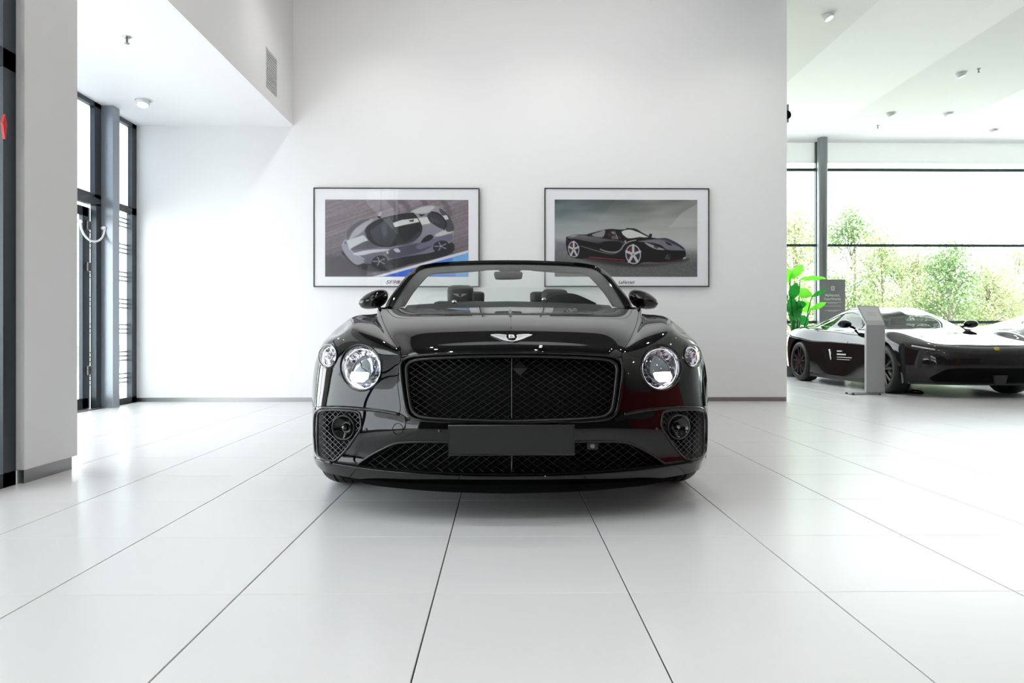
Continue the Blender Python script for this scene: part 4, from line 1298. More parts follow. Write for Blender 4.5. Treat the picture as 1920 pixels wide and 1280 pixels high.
def paint_track(X, Y):
    c = Canvas(X, Y)
    t = (X - 172) / 1563; u = (Y - 198) / 842
    base = 128 - 30 * u + 6 * t
    st = (vnoise(X + 2 * Y, Y * 1 + X * 0.35, 160, 16, 1) - .5) * 26 + (vnoise(X, Y, 14, 14, 2) - .5) * 14
    c.I = np.stack([base + st + 4, base + st - 6, base + st - 1], -1)
    for a in ([(870,200),(920,255),(960,320),(970,420)], [(980,205),(1060,260),(1090,320)], [(1240,200),(1270,250)], [(1440,200),(1500,270),(1530,360)]):
        c.line(crv(a, 6), 55, (88, 80, 84), 22, .55)
    c.fill([(172,1040),(172,820),(350,800),(520,900),(700,940),(690,1040)], (62, 60, 64), 50, 0, .8)
    c.fill([(352,760),(420,860),(520,930),(690,985),(900,960),(1100,905),(1300,860),(1560,780),(1548,660),(1300,740),(900,850),(600,900)], (30, 29, 32), 14, 3)
    c.fill([(690,1040),(1735,748),(1735,1040)], (214, 216, 222), 4, 0)
    c.fill([(790,1040),(1735,778),(1735,1040)], (42, 84, 200), 4, 0, 1, (92, 150, 226), (1, 0))
    c.fill([(1560,830),(1735,782),(1735,1040),(1600,1040)], (120, 178, 228), 6, 0, .9)
    body = [(352,690),(372,615),(410,545),(470,482),(560,425),(650,406),(760,404),(870,372),(1000,346),(1110,332),(1170,292),(1260,262),(1370,262),(1450,298),(1520,358),(1560,440),(1578,530),(1568,620),(1530,672),(1420,735),(1330,775),(1180,800),(1000,828),(870,855),(780,880),(690,895),(600,885),(520,910),(450,870),(380,780)]
    c.fill(body, (150, 150, 158), 5, 4, 1, (98, 96, 112), (-.25, 1))
    c.fill([(352,690),(380,770),(450,860),(520,910),(600,880),(560,830),(460,770),(410,690)], (150, 152, 165), 8, 3, .9)
    c.fill([(410,545),(470,482),(560,425),(650,408),(660,425),(560,490),(480,560),(420,630)], (84, 86, 92), 8, 3)
    c.fill([(480,540),(560,470),(650,420),(700,415),(610,520),(520,590),(430,640)], (168, 168, 170), 16, 3)
    c.fill([(408,645),(590,585),(640,640),(560,690),(470,742),(440,742)], (196, 200, 200), 8, 0)
    c.fill([(450,745),(530,690),(640,650),(760,712),(620,735)], (84, 84, 96), 10, 3)
    c.fill([(470,790),(640,748),(860,738),(850,756),(700,778),(560,808)], (196, 196, 202), 10, 3)
    c.fill([(880,745),(1200,670),(1340,700),(1180,780),(880,840)], (66, 66, 82), 18, 3, .9)
    c.fill([(1180,690),(1500,575),(1565,600),(1530,650),(1330,700),(1200,740)], (104, 104, 126), 14, 3)
    c.fill([(1370,580),(1480,530),(1572,545),(1500,575),(1400,600)], (196, 196, 190), 12, 3)
    c.fill([(1100,335),(1180,292),(1290,268),(1370,270),(1310,330),(1200,350)], (186, 188, 186), 14, 3)
    c.fill([(1420,290),(1510,350),(1560,440),(1578,530),(1490,540),(1485,420),(1430,340)], (72, 70, 76), 8, 3)
    c.fill([(1450,372),(1498,365),(1522,408),(1482,418)], (204, 206, 204), 5, 0)
    c.fill([(1280,372),(1330,332),(1400,345),(1465,400),(1492,465),(1470,520),(1390,490),(1310,430)], (56, 54, 60), 6, 3)
    c.line(crv([(1330,330),(1410,350),(1470,410),(1492,470),(1470,522)], 5), 14, (20, 19, 22))
    for k in range(3): c.line([(1330 + 30 * k, 395 + 6 * k), (1352 + 30 * k, 440 + 4 * k)], 9, (96, 92, 98))
    c.fill([(1180,400),(1285,385),(1320,455),(1220,475)], (206, 208, 204), 6, 0)
    c.fill([(606,525),(650,470),(760,408),(880,376),(1000,350),(1110,338),(1150,352),(1215,450),(1232,520),(1200,600),(1090,672),(940,702),(868,716),(770,712),(690,680),(640,630),(612,570)], (30, 30, 34), 5, 3)
    c.fill([(660,542),(858,390),(886,402),(952,560),(930,640),(868,712),(770,690),(700,640)], (66, 74, 82), 5, 0, 1, (44, 48, 56), (0, 1))
    c.fill([(780,500),(830,450),(850,560),(810,600)], (92, 100, 106), 20, 3, .6)
    c.fill([(910,452),(1010,418),(1175,400),(1200,440),(1030,475),(930,500)], (206, 210, 206), 5, 0)
    c.fill([(1085,425),(1140,412),(1135,438),(1095,438)], (28, 28, 30), 4, 0)
    c.fill([(1190,352),(1275,360),(1215,382)], (34, 34, 36), 4, 0)
    c.fill([(1218,655),(1265,600),(1320,578),(1352,602),(1320,640),(1240,668)], (20, 20, 24), 6, 3)
    c.fill([(940,690),(1080,650),(1180,560),(1220,560),(1150,650),(1040,690)], (58, 60, 70), 10, 3, .7)
    c.fill([(740,370),(772,325),(792,335),(784,378),(762,395)], (168, 170, 176), 4, 0)
    c.fill([(740,375),(784,380),(770,402),(748,398)], (26, 26, 28), 4, 0)
    c.fill([(915,745),(955,728),(982,745),(992,768),(950,772)], (178, 182, 190), 4, 3)
    c.ellipse((852, 776), 11, 13, (212, 206, 150))
    for (cx, cy, a, b) in ((764, 872, 86, 62), (1434, 706, 88, 60)):
        c.ellipse((cx, cy), a, b, (16, 16, 18), -16)
        c.ellipse((cx, cy), a * .86, b * .84, (40, 40, 44), -16)
        for k in range(10):
            q = 2 * math.pi * k / 10
            c.line([(cx + 12 * math.cos(q), cy + 9 * math.sin(q)), (cx + a * .78 * math.cos(q), cy + b * .74 * math.sin(q))], 12, (128, 132, 150) if k % 2 else (24, 24, 26), 6)
        c.ellipse((cx, cy), 12, 9, (160, 160, 165))
    c.line(crv([(360,690),(400,640),(440,742),(520,800),(600,850)], 6), 7, (208, 210, 214), 5, .8)
    return c.I

def paint_coast(X, Y):
    c = Canvas(X, Y)
    t = (X - 172) / 1563; u = (Y - 198) / 842
    sky = np.interp(u, [0, .14, .3, .45, .56, .62, .72, .85, 1], [118, 132, 160, 180, 184, 176, 120, 100, 104])
    I = np.stack([sky, sky + 3 * (1 - u), sky - 2 * (u < .55)], -1)
    tint = np.clip(1 - t * 1.4, 0, 1)[..., None] * np.clip(1 - u * 1.6, 0, 1)[..., None]
    I = I - tint * np.array([34, 22, 14])
    n = (vnoise(X + 3 * Y, Y - X * .12, 260, 60, 5) - .5)[..., None] * np.clip(1 - u * 1.8, 0, 1)[..., None] * 44
    g = np.clip((u - .58) / .1, 0, 1)[..., None] * ((vnoise(X, Y, 12, 9, 8) - .5) * 16)[..., None]
    c.I = I + n + g
    c.fill([(172,640),(330,660),(330,760),(172,800)], (86, 88, 98), 60, 0, .6)
    c.fill([(1420,498),(1560,340),(1735,238),(1735,490)], (196, 197, 194), 14, 0, .5)
    c.fill([(320,790),(700,830),(1100,905),(1560,880),(1620,840),(1400,900),(1000,930),(600,880)], (44, 42, 46), 40, 3, .9)
    body = [(298,628),(312,602),(400,580),(505,580),(560,566),(720,525),(800,518),(900,525),(985,515),(1060,530),(1130,566),(1215,605),(1300,620),(1385,618),(1460,645),(1540,690),(1596,745),(1602,828),(1560,860),(1400,884),(1150,882),(1080,905),(950,880),(760,860),(560,836),(440,846),(340,815),(304,730)]
    c.fill(body, (12, 11, 13), 5, 3)
    c.fill([(312,606),(400,584),(520,590),(640,612),(780,632),(900,648),(935,672),(780,664),(640,672),(500,648),(400,628),(340,628)], (112, 110, 118), 8, 3, 1, (70, 68, 76), (0, 1))
    c.fill([(575,580),(660,548),(720,530),(720,575),(690,610),(600,600)], (142, 140, 142), 8, 3)
    c.fill([(320,600),(380,584),(430,584),(380,606)], (168, 166, 162), 8, 3, .8)
    c.fill([(520,580),(570,572),(590,596),(540,602)], (20, 20, 22), 4, 0)
    c.fill([(900,548),(985,524),(1065,545),(1210,610),(1100,606),(1000,622),(950,608)], (206, 210, 206), 6, 2)
    c.line(crv([(960,515),(1050,522),(1130,566),(1220,612)], 5), 14, (16, 16, 18))
    c.line(crv([(880,560),(915,590),(955,622),(1060,628),(1200,615)], 5), 14, (18, 17, 20))
    c.fill([(735,560),(800,545),(880,560),(900,610),(850,628),(740,600)], (26, 20, 22), 6, 2)
    c.fill([(752,570),(790,560),(790,600),(756,600)], (88, 20, 26), 8, 0, .9)
    c.fill([(862,585),(895,600),(890,625),(862,620)], (96, 24, 30), 8, 0, .9)
    c.fill([(790,545),(836,548),(830,575),(800,570)], (150, 150, 150), 8, 2, .8)
    c.fill([(790,605),(825,590),(850,600),(852,628),(800,628)], (92, 92, 96), 4, 2)
    c.line(crv([(840,575),(852,600),(860,628)], 4), 6, (190, 190, 190))
    c.fill([(1205,575),(1225,568),(1238,585),(1222,608),(1205,600)], (14, 14, 16), 4, 2)
    c.fill([(660,690),(720,655),(880,655),(900,700),(860,760),(760,768),(680,745)], (5, 5, 6), 8, 3)
    c.line(crv([(672,740),(740,765),(830,772),(890,748),(930,690),(990,655),(1060,640)], 6), 12, (178, 176, 182), 7, .9)
    c.line(crv([(460,705),(600,748),(720,780),(800,790),(860,775)], 6), 8, (150, 148, 156), 6, .8)
    c.fill([(1080,655),(1160,640),(1290,628),(1400,640),(1500,690),(1592,748),(1540,752),(1400,745),(1340,700),(1240,670)], (124, 120, 132), 10, 3, .95)
    c.fill([(1310,625),(1400,620),(1500,668),(1560,715),(1480,690),(1400,650)], (64, 66, 84), 10, 3, .9)
    c.fill([(1370,650),(1430,672),(1460,700),(1410,690)], (20, 18, 20), 6, 0)
    c.fill([(1150,662),(1240,690),(1320,720),(1380,745),(1290,742),(1200,705)], (186, 184, 190), 6, 2, .85)
    c.ellipse((1280, 716), 28, 12, (60, 60, 66), 20)
    c.fill([(1380,840),(1410,790),(1440,785),(1440,848)], (40, 40, 44), 4, 0)
    c.line([(1380,838),(1400,800),(1420,848),(1380,838)], 6, (100, 100, 106))
    c.line(crv([(1180,880),(1320,884),(1440,872),(1570,845)], 5), 5, (150, 60, 66), 4, .8)
    c.fill([(1570,840),(1600,820),(1606,835),(1580,850)], (190, 190, 190), 4, 0)
    c.line([(552,826),(940,860)], 8, (186, 60, 60), 4, .9)
    c.line(crv([(300,625),(310,640),(330,655)], 4), 6, (150, 40, 44))
    c.ellipse((944, 655), 10, 14, (170, 168, 160))
    for (cx, cy, a, b) in ((382, 740, 60, 88), (1030, 795, 85, 108)):
        c.ellipse((cx, cy), a * 1.14, b * 1.1, (10, 10, 11), -6)
        c.ellipse((cx, cy), a, b, (184, 184, 190), -6)
        c.ellipse((cx, cy), a * .86, b * .88, (36, 34, 38), -6)
        c.fill([(cx - a * .5, cy - b * .55), (cx - a * .25, cy - b * .6), (cx - a * .3, cy - b * .3), (cx - a * .55, cy - b * .25)], (170, 26, 34), 6, 0)
        c.fill([(cx - a * .55, cy + b * .1), (cx - a * .3, cy + b * .1), (cx - a * .28, cy + b * .35), (cx - a * .5, cy + b * .38)], (150, 24, 30), 6, 0)
        for k in range(5):
            q = 2 * math.pi * k / 5 - math.pi / 2
            c.line([(cx, cy), (cx + a * .92 * math.cos(q), cy + b * .93 * math.sin(q))], 20 if a < 70 else 27, (196, 196, 202), 6)
        c.ellipse((cx, cy), a * .15, b * .13, (150, 140, 110))
    return c.I

def picture(name, x0, x1, y0, y1, crop_x, crop_y, paint, prnt, label, caption):
    s = 330 / 1920.0
    a = P(x0, y0, YW); b = P(x1, y1, YW)
    root = empty(name, ((a[0] + b[0]) / 2, YW, b[2])); tag(root, label, 'picture', 'framed car photographs on the white wall')
    off = root.location; D = 0.045; fw = 0.011
    for (p, q, r_, t_) in ((a[0], a[0] + fw, b[2], a[2]), (b[0] - fw, b[0], b[2], a[2]), (a[0] + fw, b[0] - fw, a[2] - fw, a[2]), (a[0] + fw, b[0] - fw, b[2], b[2] + fw)):
        MB().box(p, q, YW - D, YW - 0.004, r_, t_, 0.001).mk('frame_bar', MATS['frame_black'], root, off, smooth=False)
    MB().box(a[0] + fw, b[0] - fw, YW - 0.034, YW - 0.004, b[2] + fw, a[2] - fw).mk('mat_board', MATS['mat_white'], root, off, smooth=False)
    pa = P(crop_x + prnt[0] * s, 340 + prnt[2] * s, YW - 0.036); pb = P(crop_x + prnt[1] * s, 340 + prnt[3] * s, YW - 0.036)
    w, h = 300, 164
    I = lin(raster(w, h, prnt[0], prnt[1], prnt[2], prnt[3], paint))
    xs = np.linspace(pa[0], pb[0], w); zs = np.linspace(pa[2], pb[2], h)
    X, Z = np.meshgrid(xs, zs)
    V = np.stack([X, np.full_like(X, YW - 0.0365), Z], -1).reshape(-1, 3)
    o = mk('photo_print', V, grid_quads(h, w), MATS['print_ink'], root, off, smooth=False)
    at = o.data.attributes.new('ink', 'FLOAT_COLOR', 'POINT')
    at.data.foreach_set('color', np.concatenate([I.reshape(-1, 3), np.ones((w * h, 1))], 1).astype(np.float32).ravel())
    for (txt, tx, ty, sz, col) in caption:
        TV_, TF_ = text_mesh(txt, 1.0, 'CENTER', shear=0.3, bold=0.01)
        c = P(crop_x + tx * s, 340 + ty * s, YW - 0.036); k = sz
        mk('caption', np.stack([c[0] + TV_[:, 0] * k[0], np.full(len(TV_), YW - 0.0368), c[2] + TV_[:, 1] * k[1]], 1), TF_, MATS[col], root, off, smooth=False)
    MB().add([(a[0] + fw, YW - .04, b[2] + fw), (b[0] - fw, YW - .04, b[2] + fw), (b[0] - fw, YW - .04, a[2] - fw), (a[0] + fw, YW - .04, a[2] - fw)], [(0, 1, 2, 3)]).mk('cover_glass', print_glass_m, root, off, smooth=False)
    return root
mat('frame_black', (0.012, 0.012, 0.013), 0.35); mat('mat_white', (0.88, 0.89, 0.91), 0.7)
mat('caption_grey', srgb(120, 122, 128), 0.6); mat('caption_red', srgb(190, 50, 55), 0.6); mat('caption_dark', srgb(105, 60, 66), 0.6)
vcol_mat('print_ink', 0.5)
picture('framed_picture', 589.5, 899, 353, 538.5, 580, 340, paint_track, (172, 1735, 198, 1040), 'framed photo of a silver striped sports car on a race track with blue kerb', [('SF90', 905, 1100, (.085, .06), 'caption_grey'), ('XX', 985, 1099, (.06, .045), 'caption_red')])
picture('framed_picture', 1020.5, 1328, 353.5, 538, 1010, 340, paint_coast, (174, 1730, 198, 1040), 'framed photo of a black open sports car under a pale sky', [('LaFerrari', 955, 1101, (.052, .05), 'caption_dark')])

# ------------------------------------------------------------------ the graphite coupe on the right (built about its own origin: nose at y = 0)
CR = [
 [(0,.10,.18),(.4,.13,.18),(.65,.20,.18),(.78,.30,.18),(.86,.42,.175),(.90,.50,.17),(.91,.55,.165),(.91,.58,.16)],
 [(0,.03,.26),(.4,.06,.26),(.65,.13,.26),(.79,.24,.26),(.87,.36,.26),(.92,.46,.26),(.93,.52,.25),(.93,.56,.24)],
 [(0,.0,.44),(.4,.03,.44),(.66,.10,.44),(.80,.21,.44),(.89,.34,.44),(.94,.45,.44),(.95,.52,.42),(.95,.56,.38)],
 [(0,.03,.585),(.4,.06,.595),(.66,.15,.615),(.80,.27,.635),(.89,.42,.645),(.945,.55,.61),(.955,.60,.5),(.95,.60,.40)],
 [(0,.13,.66),(.4,.17,.67),(.64,.29,.695),(.77,.45,.735),(.88,.58,.735),(.95,.68,.68),(.965,.72,.5),(.95,.70,.30)],
 [(0,.50,.745),(.38,.52,.745),(.60,.62,.755),(.76,.80,.84),(.88,.88,.82),(.965,.95,.70),(.975,.95,.5),(.95,.95,.20)],
 [(0,1.1,.835),(.38,1.1,.83),(.60,1.1,.83),(.76,1.2,.885),(.88,1.22,.845),(.96,1.25,.70),(.965,1.25,.5),(.94,1.25,.18)],
 [(0,1.5,.90),(.38,1.53,.90),(.66,1.65,.90),(.77,1.7,.90),(.87,1.7,.85),(.94,1.7,.70),(.935,1.7,.5),(.92,1.7,.16)],
 [(0,1.95,1.10),(.34,1.97,1.09),(.60,2.02,1.055),(.78,2.05,.915),(.87,2.05,.855),(.935,2.05,.7),(.925,2.05,.5),(.92,2.05,.16)],
 [(0,2.35,1.235),(.30,2.37,1.225),(.53,2.4,1.185),(.79,2.4,.925),(.88,2.4,.86),(.935,2.4,.7),(.925,2.4,.5),(.92,2.4,.16)],
 [(0,2.75,1.28),(.3,2.75,1.27),(.52,2.75,1.22),(.80,2.75,.94),(.89,2.75,.87),(.94,2.75,.7),(.93,2.75,.5),(.92,2.75,.16)],
 [(0,3.2,1.235),(.29,3.2,1.225),(.50,3.2,1.175),(.80,3.2,.965),(.92,3.2,.895),(.97,3.2,.7),(.965,3.2,.5),(.93,3.2,.17)],
 [(0,3.7,1.11),(.28,3.7,1.10),(.46,3.7,1.06),(.76,3.7,.985),(.93,3.7,.92),(.99,3.7,.72),(.985,3.7,.5),(.94,3.7,.20)],
 [(0,4.2,.98),(.3,4.2,.975),(.5,4.2,.965),(.72,4.2,.945),(.88,4.2,.885),(.955,4.15,.72),(.955,4.15,.5),(.93,4.1,.22)],
 [(0,4.55,.91),(.3,4.53,.91),(.5,4.5,.90),(.68,4.45,.875),(.80,4.42,.82),(.87,4.4,.7),(.88,4.4,.5),(.87,4.38,.25)],
 [(0,4.66,.70),(.3,4.64,.70),(.5,4.60,.70),(.65,4.55,.70),(.75,4.5,.68),(.80,4.47,.62),(.82,4.45,.5),(.82,4.42,.27)],
 [(0,4.60,.30),(.3,4.58,.30),(.5,4.55,.30),(.65,4.52,.30),(.74,4.48,.30),(.79,4.46,.30),(.81,4.44,.29),(.82,4.42,.24)],
]
CR = np.array(CR)
shC = Sheet(CR)
uc = np.linspace(0, 7, 57); vc = np.linspace(0, 16, 129)
GC = fair(shC.grid(uc, vc), 4); GC[:, 0, 0] = 0
UU, VV = np.meshgrid(uc, vc)
def mirC(V): V = np.array(V, float); V[..., 0] *= -1; return V
def build_coupe(name, body_m, loc, rz, label):
    root = empty(name, loc, rz); tag(root, label, 'car', 'closed sports coupes parked at the right')
    def half2(nm, V, F, m, parent=None, smooth=True):     # two mirrored parts
        p = parent or (root, root)
        return mk(nm, V, flipF(F), m, p[0], None, smooth), mk(nm, mirC(V), F, m, p[1], None, smooth)
    def one(nm, V, F, m, parent=None, smooth=True):
        n = len(V)
        return mk(nm, np.concatenate([V, mirC(V)]), [tuple(reversed(f)) for f in F] + [tuple(i + n for i in f) for f in F], m, parent or root, None, smooth)
    F0 = grid_tris(*GC.shape[:2])
    def region(poly, grow=0.0, inside=True, base=None):
        V5 = np.concatenate([GC.reshape(-1, 3), UU.reshape(-1, 1), VV.reshape(-1, 1)], 1) if base is None else base
        return V5
    # trim in parameter space: carry (u, v) along with the vertices
    def trim_uv(V, UVs, F, s):
        V5 = np.concatenate([V, UVs], 1)
        Vl = [tuple(v) for v in V5]; s = list(s); out = []; cache = {}
        def cut(a, b):
            k = (min(a, b), max(a, b))
            if k not in cache:
                t = min(.999, max(.001, s[a] / (s[a] - s[b]))); cache[k] = len(Vl)
                Vl.append(tuple(Vl[a][i] + t * (Vl[b][i] - Vl[a][i]) for i in range(5)))
            return cache[k]
        for f in F:
            pos = [s[i] > 0 for i in f]; c = sum(pos)
            if c == len(f): out.append(tuple(f))
            elif c:
                poly = []
                for i in range(len(f)):
                    a, b = f[i], f[(i + 1) % len(f)]
                    if pos[i]: poly.append(a)
                    if pos[i] != pos[(i + 1) % len(f)]: poly.append(cut(a, b))
                if len(poly) >= 3: out.append(tuple(poly))
        used = sorted({i for f in out for i in f}); mp_ = {o: n for n, o in enumerate(used)}
        A = np.array([Vl[i] for i in used]).reshape(-1, 5)
        return A[:, :3], A[:, 3:], [tuple(mp_[i] for i in f) for f in out]
    V0 = GC.reshape(-1, 3); UV0 = np.stack([UU.ravel(), VV.ravel()], 1)
    WS = crv([(-1, 7.12), (0, 7.12), (1.2, 7.15), (1.75, 7.3), (1.86, 7.8), (1.82, 8.5), (1.6, 8.85), (0.8, 8.92), (-1, 8.92)], 5, True)
    SW = crv([(2.2, 8.0), (2.75, 7.55), (2.93, 7.75), (2.95, 9), (2.95, 10.4), (2.9, 11.1), (2.72, 11.15), (2.35, 10.6), (2.15, 9.8), (2.12, 8.8)], 5, True)
    QW = crv([(2.5, 11.1), (2.8, 11.35), (2.8, 11.7), (2.6, 11.95), (2.4, 11.6)], 4, True)
    RWp = crv([(-1, 10.9), (0, 10.9), (1.2, 10.95), (1.75, 11.2), (1.7, 12.3), (1.4, 12.8), (0, 12.9), (-1, 12.9)], 5, True)
    GRp = crv([(-1, .35), (0, .35), (1.6, .4), (2.5, .55), (2.75, 1.0), (2.2, 1.45), (1.6, 1.72), (0, 1.75), (-1, 1.75)], 5, True)
    LS = crv([(-1, 2.9), (0, 2.9), (1.5, 2.9), (2.5, 2.92), (3.3, 2.98), (3.9, 3.12), (3.95, 3.22), (3.3, 3.18), (2.5, 3.1), (1.5, 3.03), (0, 3.02), (-1, 3.02)], 4, True)
    pieces = [('windscreen', WS, tint_m, True), ('side_window', SW, tint_m, False), ('quarter_window', QW, tint_m, False), ('rear_window', RWp, tint_m, True), ('front_grille', GRp, matte_m, True), ('light_strip', LS, gloss_m, True)]
    V, UV_, F = V0, UV0, F0
    for nm, poly, m, joined in pieces:
        s = -poly_sdf(UV_ * [1, 1], poly)
        V, UV_, F = trim_uv(V, UV_, F, s)
        a, b, f = trim_uv(V0, UV0, F0, poly_sdf(UV0, poly))
        if joined: one(nm, a, f, m)
        else: half2(nm, a, f, m)
    for (ay, az, ar) in ((.98, .345, .385), (3.65, .355, .395)):
        d = np.hypot(V[:, 1] - ay, V[:, 2] - az) - ar
        s = np.where(V[:, 0] > .6, d, 1.0)
        V, UV_, F = trim_uv(V, UV_, F, s)
    one('body_shell', V, F, body_m)
    # window surrounds, door seams
    def path_uv(pts, off=.002):
        pts = np.array(pts, float)
        q = []
        for u, v in pts: q.append(shC.grid(np.array([u]), np.array([v]))[0, 0])
        return np.array(q)
    half2('window_trim', *tube(path_uv(SW[::3]), .006, 6, True), gloss_m)
    half2('door_seam', *tube(path_uv([(3.0, 7.6), (3.5, 7.62), (4, 7.7), (5, 7.8), (6, 7.85), (6.5, 8.0)]), .003, 5), matte_m)
    half2('door_seam', *tube(path_uv([(3.0, 10.6), (4, 10.65), (5, 10.5), (6, 10.1), (6.5, 9.9)]), .003, 5), matte_m)
    mk('hood_seam', *tube(np.concatenate([path_uv([(u, 4.05 + .3 * (u > 2.6)) for u in np.linspace(2.9, 0, 14)]), mirC(path_uv([(u, 4.05 + .3 * (u > 2.6)) for u in np.linspace(0, 2.9, 14)]))[1:]]), .003, 5), matte_m, root)
    hl = path_uv([(2.35, 3.0), (2.7, 3.02), (3.1, 3.06), (3.5, 3.1), (3.85, 3.16)]); half2('headlamp', *tube(hl + [0.0, -.006, .0], .010, 8), MATS['coupe_lamp'])
    # sill blades, splitter, underbody
    half2('side_skirt', *MBh([(.84, .96, 1.42, 3.22, .11, .16)]), satin_m, smooth=False)
    sp = path_uv([(u, .05) for u in np.linspace(0, 4.6, 16)]); a = np.concatenate([sp[::-1], mirC(sp)[1:]])
    mk('front_splitter', *tube(a + [0, -.005, 0], .014, 8), satin_m, root)
    MB().box(-.9, .9, 1.40, 3.2, .13, .17).box(-.58, .58, .2, 1.4, .17, .2).box(-.56, .56, 3.2, 4.4, .2, .26).mk('underbody', matte_m, root, smooth=False)
    MB().box(-.66, .66, .5, 1.75, .3, .6).box(-.8, .8, 1.75, 3.1, .2, .42).mk('cabin_floor', matte_m, root, smooth=False)
    for ay, az, rr in ((.98, .345, .40), (3.65, .355, .41)):
        Vh, Fh = lathe([(0, 0), (rr - .015, 0), (rr, .36)], (.54, ay, az), (1, 0, 0), 30)
        half2('wheel_housing', *trim(Vh, Fh, Vh[:, 2] - .2), matte_m)
    # trapezoid plate holder and shield
    q = np.array([(-.085, -.012, .30), (.085, -.012, .30), (.065, .0, .19), (-.065, .0, .19)]); MBq = np.concatenate([q, q + [0, .03, 0]])
    mk('plate_holder', MBq, [(0, 1, 2, 3), (7, 6, 5, 4), (0, 4, 5, 1), (1, 5, 6, 2), (2, 6, 7, 3), (3, 7, 4, 0)], trim_grey_m, root, smooth=False)
    q = path_uv([(0, 3.52)])[0]
    MB().box(-.028, .028, q[1] - .012, q[1] + .012, q[2] - .026, q[2] + .026, .005).mk('nose_badge', mat('badge_yellow', srgb(215, 190, 70), .35) if 'badge_yellow' not in MATS else MATS['badge_yellow'], root, smooth=False)
    # mirrors
    mb = MB().ell((.985, 1.98, .985), (.105, .085, .062))
    mm = half2('door_mirror', np.concatenate(mb.V), mb.F, gloss_m)
    half2('mirror_arm', *tube([(.80, 2.02, .915), (.86, 2.0, .94), (.93, 1.99, .965)], .018, 8), gloss_m, mm)
    # cabin
    MB().box(-.70, .70, 1.72, 2.0, .6, .9, .04).mk('dashboard', leather_m, root, smooth=False)
    for sx_ in (-.36, .36):
        st = MB().box(sx_ - .23, sx_ + .23, 2.35, 2.85, .3, .5, .04).mk('seat', leather_m, root, smooth=False)
        MB().box(sx_ - .22, sx_ + .22, 2.8, 2.95, .42, .98, .05).box(sx_ - .12, sx_ + .12, 2.84, 2.95, .95, 1.12, .04).mk('backrest', leather_m, st, smooth=False)
    sc_ = np.array([.36, 2.12, .86]); mk('steering_wheel', *tube([sc_ + .17 * np.array([math.cos(a), math.sin(a) * .35, math.sin(a) * .93]) for a in np.linspace(0, 2 * np.pi, 32, endpoint=False)], .014, 8, True), leather_m, root)
    # wheels
    for ay, r, xo in ((.98, .338, .955), (3.65, .352, .975)):
        c = (xo, ay, r)
        prof = [(r * .73, -.006), (r * .8, .0), (r * .92, -.002), (r * .97, -.018), (r, -.045), (r, -.22), (r * .97, -.245), (r * .73, -.25)]
        ty = half2('wheel', *lathe(prof, c, (1, 0, 0), 48), rubber_m)
        half2('rim', *lathe([(r * .745, -.002), (r * .72, .0), (r * .70, -.02), (r * .66, -.1), (r * .1, -.13), (0, -.13)], c, (1, 0, 0), 40), MATS['rim_dark'], ty)
        mb = MB(); c = np.array(c)
        for k in range(5):
            for s2 in (-.09, .09):
                a = 2 * math.pi * k / 5 + math.pi / 2
                d0 = np.array([0, math.cos(a), math.sin(a)]); d1 = np.array([0, math.cos(a + s2 * 2.6), math.sin(a + s2 * 2.6)])
                s = np.array([0, -math.sin(a), math.cos(a)]); n = np.array([1, 0, 0.])
                q = [c + d0 * r * .1 + s * .02, c + d0 * r * .1 - s * .02, c + d1 * r * .70 - s * .016, c + d1 * r * .70 + s * .016]
                mb.add([p + n * h for h in (-.012, -.045) for p in q], [(0, 1, 2, 3), (7, 6, 5, 4), (0, 4, 5, 1), (1, 5, 6, 2), (2, 6, 7, 3), (3, 7, 4, 0)])
        mb.add(*lathe([(0, -.004), (r * .13, -.006), (r * .15, -.05)], c, (1, 0, 0), 20))
        half2('spokes', np.concatenate(mb.V), mb.F, MATS['spoke_grey'], ty, smooth=False)
    return root, path_uv
def MBh(boxes):
    mb = MB()
    for b in boxes: mb.box(*b)
    return np.concatenate(mb.V), mb.F
mat('coupe_lamp', (.6, .6, .58), .15, .3); mat('rim_dark', (.02, .02, .021), .25, .8); mat('spoke_grey', (.26, .25, .24), .2, .9)
carB, pathC = build_coupe('sports_coupe', coupe_m, (6.25, 8.54, 0), 0, 'dark graphite coupe parked behind the grey information stand')
# white lettering and mark on its left door
dec = mat('decal_white', (.75, .75, .75), .5)
def door_decal(u0, v0, w, h, poly=None):
    a = pathC([(u0, v0)])[0]; a[0] = -a[0]
    return MB().box(a[0] - .004, a[0] - .002, a[1] - w / 2, a[1] + w / 2, a[2] - h / 2, a[2] + h / 2).mk('door_lettering', dec, carB, smooth=False)
for k, (w, h, dz) in enumerate(((.16, .016, .10), (.28, .022, .05), (.46, .010, .005), (.40, .008, -.03))):
    MB().box(-.946, -.943, 2.30 - w, 2.30, .46 + dz - h / 2, .46 + dz + h / 2).mk('door_lettering', dec, carB, smooth=False)
e = np.array([(2.58,.57),(2.56,.59),(2.53,.585),(2.52,.55),(2.50,.53),(2.51,.48),(2.49,.44),(2.51,.41),(2.53,.45),(2.55,.5),(2.56,.54)]); 
mk('door_emblem', [(-.946, a, b) for a, b in e] + [(-.942, a, b) for a, b in e], [tuple(range(11)), tuple(range(21, 10, -1))] + [(k, 11 + k, 11 + (k + 1) % 11, (k + 1) % 11) for k in range(11)], dec, carB, smooth=False)
carC = copy_tree(carB)
carC.name = 'sports_coupe'
tag(carC, 'silver coupe standing behind the dark one at the right edge', 'car', 'closed sports coupes parked at the right')
carC.rotation_euler = (0, 0, math.radians(90)); carC.location = (8.15 + 4.4, 11.55, 0)
for ch in list(carC.children):
    if ch.name.startswith(('door_lettering', 'door_emblem')): bpy.data.objects.remove(ch)
    elif ch.name.startswith('body_shell'):
        ch.data = ch.data.copy(); ch.data.materials[0] = silver_paint_m

